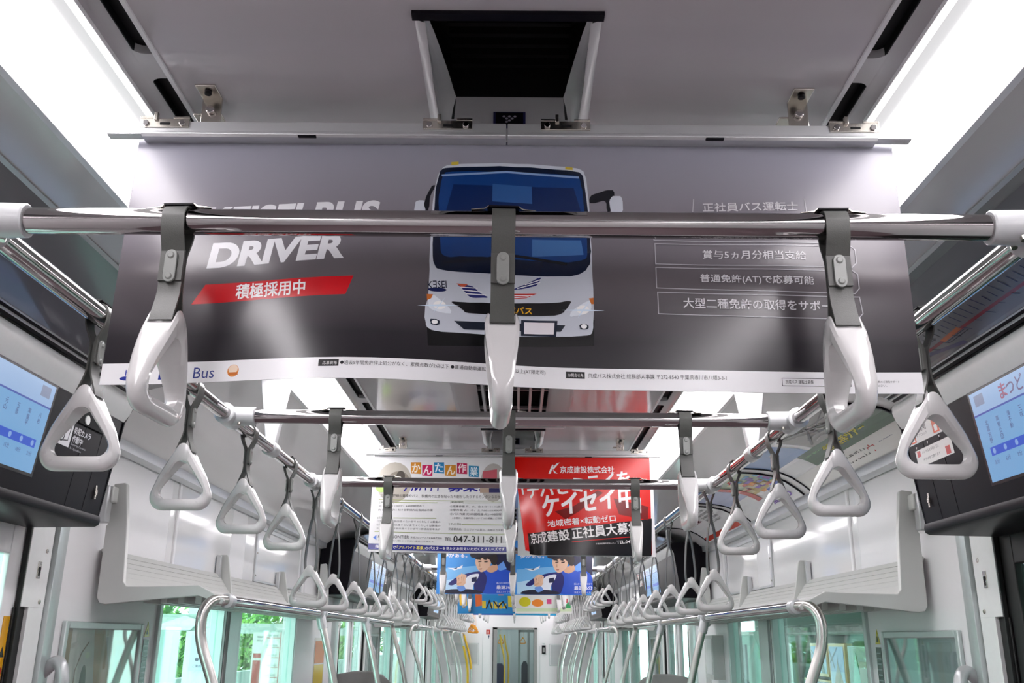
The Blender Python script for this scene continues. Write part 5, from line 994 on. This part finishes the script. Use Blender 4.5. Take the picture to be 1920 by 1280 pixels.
# posters on the coving, right side
CL = [Vector((x, z)) for x, z in [(.955, .699), (1.00, .6975), (1.06, .694), (1.12, .683), (1.17, .662), (1.215, .632), (1.246, .606)]]
def cove_pt(v, h):             # v from 0 (top, inner) to 1 (wall)
    n = len(CL) - 1; i = min(n - 1, int(v * n)); f = v * n - i; p = CL[i].lerp(CL[i + 1], f); d = (CL[i + 1] - CL[i]).normalized(); nn = Vector((d.y, -d.x))
    if nn.y > 0: nn = -nn
    return p + nn * h
def cove_poster(y0, y1, label, base, its):
    W_ = y1 - y0; mb = MB(); n = 12
    def to(u, v, h): p = cove_pt(1 - v, h + .0015); return (p.x, y1 - u, zr(p.y))
    t = thing('coving_poster', label, 'poster', (1.15, (y0 + y1) / 2, zr(.66)), 'posters curved along the right coving')
    for i in range(n): mb.raw([to(0, i / n, 0), to(W_, i / n, 0), to(W_, (i + 1) / n, 0), to(0, (i + 1) / n, 0)], [(0, 1, 2, 3)], base)
    cut = []
    for it in its:             # big areas follow the curve
        if it[0] == 'P':
            us = [p[0] for p in it[2]]; v0, v1 = min(p[1] for p in it[2]), max(p[1] for p in it[2]); m_ = max(1, int((v1 - v0) * n))
            for i in range(m_): a, b = v0 + (v1 - v0) * i / m_, v0 + (v1 - v0) * (i + 1) / m_; cut.append(('P', it[1], [(min(us), a), (max(us), a), (max(us), b), (min(us), b)]))
        else: cut.append(it)
    art(mb, cut, to, pmat, .00005); mb.build('print', t, False, recalc=False)
    e = MB()
    for yy in (y0 - .008, y1):
        for i in range(n): a, b = cove_pt(i / n, -.001), cove_pt((i + 1) / n, -.001); c, d = cove_pt(i / n, .007), cove_pt((i + 1) / n, .007); e.prism([(a.x, yy, zr(a.y)), (b.x, yy, zr(b.y)), (d.x, yy, zr(d.y)), (c.x, yy, zr(c.y))], (0, .008, 0), M['black'])
    a, c = cove_pt(0, 0), cove_pt(0, .006); e.box(a.x - .006, a.x + .002, y0, y1, zr(a.y) - .006, zr(a.y), M['black']); e.build('edge_strip', t)
random.seed(5)
i1 = [('P', '#2c5a38', [(.30, .30), (1.13, .30), (1.13, .55), (.30, .55)]), ('P', '#8c8a86', [(.5, .55), (1.13, .55), (1.13, 1), (.5, 1)]), ('P', '#7f9cc8', [(.0, .55), (.45, .55), (.45, 1), (.0, 1)]), ('P', '#e8e6e2', [(.0, .0), (1.13, .0), (1.13, .30), (.0, .30)]),
      ('T', '#c8b838', '全国巡拝ツアー', .52, .38, .4, .11, 0, .02, 0), ('T', '#a8c8a0', '日帰り・宿泊コース', .34, .46, .2, .05, 0, 0, 0), ('T', '#303034', '資料請求受付', .40, .10, .34, .12, 0, .01, 0), ('T', '#b03030', '中', .75, .10, .06, .12, 0, .01, 0), ('T', '#404a70', '京成電鉄', .86, .14, .12, .06, 0, 0, 0)]
for i in range(18): i1.append(('L', random.choice(['#4c4a4a', '#b8b4b0', '#3a383c']), random.uniform(.006, .02), [(random.uniform(.55, 1.05), random.uniform(.58, .95)), (random.uniform(.55, 1.05), random.uniform(.58, .95))]))
cove_poster(2.76, 3.89, 'curved poster with a green band on the right coving, nearest of three', M['paper'], i1)
i2 = [('P', '#a8b89c', [(.45, .6), (.94, .6), (.94, 1), (.45, 1)]), ('P', '#c8b070', [(.5, .4), (.94, .4), (.94, .6), (.5, .6)]), ('P', '#b0b8d8', [(0, .45), (.4, .45), (.4, 1), (0, 1)])]
for i in range(46):
    u, v = random.uniform(.5, .88), random.uniform(.18, .85); i2.append(('P', random.choice(['#4a5ab8', '#d8b040', '#c84a3c', '#7a4ab0', '#e0d0a0', '#3a88b8', '#6a3a98', '#e09030']), [(u, v), (u + random.uniform(.02, .09), v), (u + .07, v + random.uniform(.03, .09)), (u, v + .05)]))
i2 += [('P', '#c83a30', [(.42, .28), (.5, .28), (.5, .95), (.42, .95)]), ('T', '#6a3ab0', '夏祭り', .55, .1, .3, .12, 0, .02, 0)]
cove_poster(4.0, 4.94, 'curved multicoloured poster on the right coving, middle of three', M['paper'], i2)
i3 = [('P', '#d04a3c', [(.0, .03), (1.0, .03), (1.0, .16), (.0, .16)])]
for i in range(7): i3.append(('T', '#4a4a4c', ['募集職種', '正社員・契約社員', '経験不問', '各種社会保険完備', '交通費支給', '週休二日制', '応募はお電話で'][i], .62 - .02 * i, .86 - i * .085, .30, .055, 0, 0, 0))
i3 += [('T', '#a03a50', '大募集', .2, .5, .25, .2, 0, .02, 0), ('T', '#f4e8e0', '受付中', .5, .06, .2, .06, 0, 0, 0)]
cove_poster(5.06, 6.06, 'curved white poster with a red strip on the right coving, farthest of three', M['paper'], i3)

# ------------------------------------------------------------------ seat ends, end-wall fittings
for s in (-1, 1):
    for k, y in enumerate((7.18,)):
        b = MB(); prof = [(1.29, -1.2), (.84, -1.2), (.84, -.42), (.87, -.32), (.95, -.25), (1.05, -.225), (1.15, -.225), (1.29, -.25)]
        b.prism([(s * x, y, zr(z)) for x, z in prof], (0, .03, 0), M['seat'])
        tag(b.build('seat_partition', None, True, .01, loc=(s * 1.1, y, .4)), 'grey rounded seat-end partition standing on the %s' % SIDE[s], 'seat partition', 'seat-end partitions')
n = MB(); n.box(-.50, -.43, YE - .004, YE, zr(.09), zr(.165), pmat('#b83028')); n.box(-.475, -.455, YE - .006, YE - .003, zr(.10), zr(.15), pmat('#f0e0d8')); n.prism([(-.47, YE - .004, zr(.07)), (-.44, YE - .004, zr(.07)), (-.455, YE - .004, zr(.01))], (0, .004, 0), pmat('#38506a'))
tag(n.build('fire_sign', None, False, loc=(-.46, YE, zr(.1))), 'small red sign on the end wall left of the gangway door', 'sign')
n = MB(); n.box(.47, .535, YE - .03, YE, zr(-.22), zr(-.085), M['black']); n.box(.48, .525, YE - .034, YE - .03, zr(-.07), zr(-.05), M['alud']); n.box(.485, .52, YE - .033, YE - .03, zr(-.2), zr(-.12), M['seat'])
tag(n.build('intercom', None, True, .004, loc=(.5, YE, zr(-.15))), 'small black intercom on the end wall right of the door', 'intercom')

# ------------------------------------------------------------------ next carriage seen through the gangway door
n = MB()
for s in (-1, 1):
    side_box(n, s, XW, XW + .05, YE + .6, YE + 8, 0, zr(.8), M['wallm'])
n.box(-1.35, 1.35, YE + 8, YE + 8.05, 0, zr(.8), M['wallm']); n.box(-1.35, 1.35, YE + .6, YE + 8, zr(.72), zr(.74), M['ceil']); struct(n.build('wall_next_carriage'))
for s in (-1, 1):
    light_strip(s, YE + .7, YE + 7.8, 'light strip on the %s inside the next carriage' % SIDE[s])
n = MB(); n.box(.06, .10, YE + .30, YE + .34, 0, zr(.17), M['seat']); n.box(.06, .40, YE + .30, YE + .34, zr(.13), zr(.17), M['seat']); n.box(.33, .36, YE + .30, YE + .34, 0, zr(.17), M['seat'])
tag(n.build('gangway_door_frame', None, loc=(.2, YE + .3, 0)), 'dark narrow door frame of the next carriage seen through the glass', 'door frame')
for i in range(2):
    p = MB(); x = -.29 + .07 * i; p.tube(smoothpath([(x, YE + 2 + i, zr(.1)), (x + .03, YE + 2 + i, zr(-.1)), (x + .09, YE + 2 + i, zr(-.4)), (x + .09, YE + 2 + i, .5)], 5), .018, M['yellow'], 12)
    tag(p.build('yellow_pole', None, loc=(x, YE + 2 + i, .5)), '%s yellow pole inside the next carriage behind the gangway glass' % ['nearer', 'farther'][i], 'grab pole', 'yellow poles in the next carriage')
n = MB(); n.prism([(-.40, YE + 3.2, 0), (-.22, YE + 3.2, 0), (-.22, YE + 3.2, zr(-.52)), (-.26, YE + 3.2, zr(-.46)), (-.36, YE + 3.2, zr(-.46)), (-.40, YE + 3.2, zr(-.52))], (0, .05, 0), mat('next_car_partition_navy', (.02, .025, .08), .5)); tag(n.build('seat_partition', None, True, .01, loc=(-.3, YE + 3.2, 0)), 'dark navy seat-end partition inside the next carriage, left of its door frame', 'seat partition')
n = MB(); n.prism([(.14, YE + 3.6, 0), (.27, YE + 3.6, 0), (.27, YE + 3.6, zr(-.50)), (.24, YE + 3.6, zr(-.42)), (.18, YE + 3.6, zr(-.42)), (.14, YE + 3.6, zr(-.50))], (0, .05, 0), mat('next_car_partition_dark', (.03, .035, .05), .5)); tag(n.build('seat_partition', None, True, .01, loc=(.2, YE + 3.6, 0)), 'dark grey seat-end partition inside the next carriage, behind its door frame', 'seat partition')
for i, (xa, xb) in enumerate(((-.42, -.34), (-.16, -.10), (.28, .33))):
    n = MB(); n.box(xa, xb, YE + 5, YE + 5.1, 0, zr(.70), [M['alud'], M['lip'], M['seat']][i]); tag(n.build('upright_post', None, True, .005, loc=(xa, YE + 5, 0)), '%s upright post inside the next carriage seen through the gangway glass' % ['leftmost pale', 'middle white', 'rightmost dark'][i], 'post', 'posts in the next carriage')
strap('o', (-.28, YE + 2.5, zr(.32)), math.pi / 2, 'orange grab strap inside the next carriage behind the gangway glass', 'straps in the next carriage')
strap('o', (.16, YE + 2.9, zr(.32)), math.pi / 2, 'orange grab strap in the next carriage right of the dark frame', 'straps in the next carriage')

# ------------------------------------------------------------------ outside, left: station platform with trees and signs
g = MB(); g.box(-3.45, -1.75, -8, 42, -.9, -.05, mat('platform_concrete', (.45, .46, .45), .8, 0, .3, 0, .15, 8)); g.box(-40, -3.45, -8, 60, -1.0, -.9, mat('ground_green', (.10, .16, .07), .9, 0, .2, 0, .4, 3)); struct(g.build('platform_left'))
def canopy():
    c = MB(); w = mat('canopy_white', (.80, .86, .84), .6, 0, .3, 0, .03, 5); k = mat('canopy_teal_grey', (.46, .54, .51), .6, 0, .3, 0, .05, 5)  # white for roof and braces, light teal grey for crossbeams and posts
    c.box(-3.3, -1.9, -4, 40, zr(1.10), zr(1.20), w)
    for y in (6.4, 10.4, 14.4, 20, 26, 32):
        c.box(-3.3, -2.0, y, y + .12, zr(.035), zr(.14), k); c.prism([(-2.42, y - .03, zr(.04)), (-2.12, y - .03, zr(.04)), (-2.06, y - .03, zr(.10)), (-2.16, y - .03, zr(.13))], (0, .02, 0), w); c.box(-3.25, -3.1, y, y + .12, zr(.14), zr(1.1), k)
    return c.build('platform_canopy', None, loc=(-2.6, 10, zr(1)))
tag(canopy(), 'white platform canopy with crossbeams outside the left windows', 'canopy')
colm = mat('station_column_teal', (.34, .47, .45), .5, 0, .4, 0, .05, 10)
for i, (x, y, mt) in enumerate(((-2.21, 6.06, colm), (-2.37, 7.05, M['lip']), (-2.40, 12.2, colm))):
    c = MB(); c.box(x, x + (.10 if i == 0 else .17), y, y + .12, -.05, zr(.035 if i == 0 else 1.1), mt); tag(c.build('station_column', None, True, .008, loc=(x, y, 0)), '%s station column outside the left windows' % ['nearest slim teal', 'white', 'far teal'][i], 'column', 'station columns on the left platform')
sg = MB(); sg.box(-2.40, -2.12, 8.98, 9.02, .3, zr(.045), pmat('#dcdcd8'))
def onsign(u, v, h): return (-2.40 + u, 8.979 - h, zr(v - .04))
its = [('P', '#b04844', [(.015, -.40), (.085, -.40), (.085, -.16), (.015, -.16)]), ('P', '#b04844', [(.015, -.14), (.085, -.14), (.085, -.10), (.015, -.10)]), ('T', '#6a6a6c', '時刻表', .04, .035, .06, .016, 0, .01, 0), ('T', '#6a6a6c', 'のりば', .04, .005, .05, .016, 0, .01, 0), ('L', '#c05a50', .006, [(.255, -.5), (.255, .08)])]
for i in range(6): its += [('T', '#707074', ['千葉中央方面', '松戸方面', '京成津田沼', '新鎌ヶ谷', '北習志野', '高根公団'][i], .13, .045 - i * .085, .10, .018, 0, 0, 0), ('L', '#b85048', .005, [(.13, .035 - i * .085), (.245, .035 - i * .085)])]
art(sg, its, onsign, pmat, .0004)
tag(sg.build('station_sign', None, False, loc=(-2.3, 9, 0)), 'tall white station sign with red bars outside the left window', 'sign')
sg = MB(); sg.box(-2.32, -2.20, 7.035, 7.05, zr(-.235), zr(.010), pmat('#d4dce8'))
art(sg, [('L', '#30406a', .008, [(.05, .0), (.05, -.05), (.09, -.05), (.09, .0)]), ('C', '#203058', .09, .012, .012, .012), ('C', '#203058', .07, -.085, .014, .014), ('C', '#203058', .06, -.135, .016, .012), ('T', '#50608a', 'ご案内', .03, -.19, .07, .02, 0, 0, 0)], lambda u, v, h: (-2.32 + u * .9, 7.034 - h, zr(v - .02)), pmat, .0004)
tag(sg.build('station_sign', None, False, loc=(-2.27, 7.04, 0)), 'narrow pale notice with small pictograms outside the nearest left window', 'sign')
leafm = [mat('leaf_green_%d' % i, c, .6, 0, .3, 0, .3, 6) for i, c in enumerate([(.12, .30, .05), (.22, .45, .08), (.05, .14, .03)])]
barkm = mat('bark', (.10, .07, .05), .8)
def tree(x, y, z, r, label, seed):
    random.seed(seed); t = thing('tree', label, 'tree', (x, y, -.9), 'trees beyond the left platform'); c = MB()
    for i in range(3200):
        a, b, q = random.uniform(0, 6.283), random.uniform(-1, 1), random.random() ** .4; h = math.sqrt(1 - b * b); k = r * q * (1 + .25 * math.sin(3 * a + 4 * b))
        p = Vector((x + .8 * k * h * math.cos(a), y + 1.4 * k * h * math.sin(a), z + .9 * k * b)); n = Vector((random.uniform(-1, 1), random.uniform(-1, 1), random.uniform(-1, 1))).normalized(); u = n.orthogonal().normalized(); v = n.cross(u); l = random.uniform(.04, .10)
        c.raw([p - u * l, p - v * l * .5, p + u * l, p + v * l * .5], [(0, 1, 2, 3)], leafm[random.choice((0, 0, 1, 1, 2))])
    c.build('crown', t, False, recalc=False)
    b = MB(); b.tube([(x, y, -.9), (x + .1, y, z * .5), (x, y, z)], .12, barkm, 10, True, [.14, .11, .05]); b.build('trunk', t)
for i, (x, y, z, r) in enumerate([(-5.3, 13.6, 1.35, 1.1), (-5.4, 17.6, 1.2, 1.1), (-5.6, 22.5, 1.5, 1.3), (-5.8, 28, 1.5, 1.5), (-5.9, 34, 1.6, 1.7)]):
    tree(x, y, z, r, ['green leafy tree outside the nearest left window', 'bright green tree seen past the station sign', 'green tree seen through the second left door', 'fourth green tree outside the left windows', 'farthest green tree outside the left windows'][i], i)
gd = MB(); gd.box(-3.6, -3.5, 2, 40, -.9, zr(-.42), mat('platform_fence_grey', (.36, .43, .41), .6)); tag(gd.build('platform_fence', None, loc=(-3.5, 15, 0)), 'grey green fence below the trees on the left platform', 'fence')

# ------------------------------------------------------------------ outside, right: dim wall with advertising boards
g = MB(); dk_ = mat('station_wall_dark', (.06, .075, .06), .7, 0, .3, 0, .25, 4)
g.box(3.2, 3.3, -4, 13.0, -1, zr(1.6), dk_); g.box(1.6, 3.3, -4, 13.0, zr(1.2), zr(1.3), dk_); g.box(1.6, 3.3, -4, 40, -1, -.8, dk_); struct(g.build('station_wall_right'))
bd = MB()
for i in range(9): bd.box(3.16, 3.2, 3 + i * .001, 13, zr(-1.2 + i * .16), zr(-1.2 + i * .16 + .03), mat('ledge_%d' % i, (.16, .19, .15), .6))
tag(bd.build('wall_battens', None, loc=(3.2, 8, 0)), 'row of dull horizontal battens on the dark wall outside the right windows', 'battens')
def board(y0, y1, z0, z1, edge, its, label, x=3.02):
    t = thing('advertising_board', label, 'poster board', (x, (y0 + y1) / 2, zr(z0)), 'poster boards outside the right windows'); f = MB(); f.box(x, x + .08, y0, y1, zr(z0), zr(z1), pmat(edge)); f.build('board', t, True, .005)
    p = MB(); art(p, its, lambda u, v, h: (x - .002 - h, y1 - u, zr(z0 + v)), pmat, .0006); p.build('print', t, False, recalc=False)
bl = lambda w, h: [('P', '#5a84c0', [(.03, .03), (w - .03, .03), (w - .03, h - .03), (.03, h - .03)]), ('P', '#8fb0d4', [(.03, .03), (w - .03, .03), (w - .03, h * .45), (.03, h * .45)])]
board(9.49, 10.02, -.31, .0, '#c8962a', bl(.53, .31) + [('P', '#3a3430', [(.16, .03), (.24, .03), (.22, .20), (.18, .21)]), ('P', '#4a443c', [(.34, .03), (.44, .03), (.38, .16)]), ('L', '#2c2a28', .012, [(.05, .24), (.25, .12)])], 'blue sky poster with dark towers on the right outer wall')
board(8.98, 9.44, -.46, .0, '#c8962a', bl(.46, .46) + [('P', '#8c6a50', [(.10, .03), (.42, .03), (.36, .14), (.26, .28), (.16, .16)]), ('P', '#5a5048', [(.22, .2), (.28, .2), (.25, .36)]), ('L', '#2c2a28', .014, [(.03, .40), (.16, .24)]), ('L', '#2c2a28', .01, [(.03, .28), (.26, .42)])], 'blue sky poster with a brown spire on the right outer wall')
board(9.46, 10.3, -.62, -.34, '#c8962a', [('P', '#2c3a66', [(.02, .02), (.82, .02), (.82, .26), (.02, .26)]), ('T', '#d8dce8', 'SYSTEM', .42, .05, .34, .09, 0, .01, 0), ('T', '#9cb0d8', 'ACCESS', .06, .05, .28, .06, 0, 0, 0), ('P', '#4a6a70', [(.06, .18), (.4, .18), (.4, .22), (.06, .22)])], 'navy poster with large white lettering below the blue sky poster')
board(8.40, 8.90, -.55, -.02, '#3a4a3a', [('P', '#5a9a86', [(.05, .1), (.35, .1), (.2, .48)]), ('P', '#c8c83a', [(.05, .02), (.45, .02), (.45, .16), (.05, .16)]), ('P', '#6a4a30', [(.28, .2), (.46, .2), (.46, .4), (.28, .4)])], 'yellow and green poster on the right outer wall')
board(10.7, 11.6, -.52, .0, '#4a4a34', [('P', '#c88a30', [(.1, .2), (.4, .2), (.4, .45), (.1, .45)]), ('P', '#c8c040', [(.45, .1), (.7, .1), (.7, .3), (.45, .3)]), ('P', '#8aa090', [(.5, .34), (.75, .34), (.75, .48), (.5, .48)])], 'ochre poster beside the navy one on the right outer wall')
def pane_post(y0, y1, z1, mt, label, x=2.2):
    c = MB(); c.box(x, x + .12, y0, y1, -.79, zr(z1), mt); tag(c.build('light_panel', None, True, .01, loc=(x, y0, 0)), label, 'panel')
pane_post(9.15, 9.75, .10, mat('pale_green_panel', (.55, .78, .70), .4), 'pale upright panel outside the middle right window')
sg = MB(); sg.box(2.10, 2.12, 8.92, 9.12, zr(-.36), zr(-.02), pmat('#b4bcc4'))
for i in range(4): sg.disc((2.098, 9.02, zr(-.07 - i * .07)), .025, .018, pmat('#30384a'), 'yz')
tag(sg.build('station_sign', None, False, loc=(2.1, 9.02, zr(-.2))), 'narrow grey notice with dots outside the right window', 'sign')
for s in (-1, 1):
    n = MB(); n.profile([(.82, .0), (.82, .42), (1.18, .46), (1.22, .95), (1.29, .95), (1.29, 0)], YE + 1.0, YE + 7.5, mat('next_car_seat_navy', (.03, .04, .12), .7, 0, .3, 0, .2, 40), s)
    tag(n.build('bench_seat', None, True, .03, loc=(s * 1.05, YE + 4, 0)), 'dark navy bench seat on the %s inside the next carriage' % SIDE[s], 'seat', 'bench seats in the next carriage')
random.seed(11)
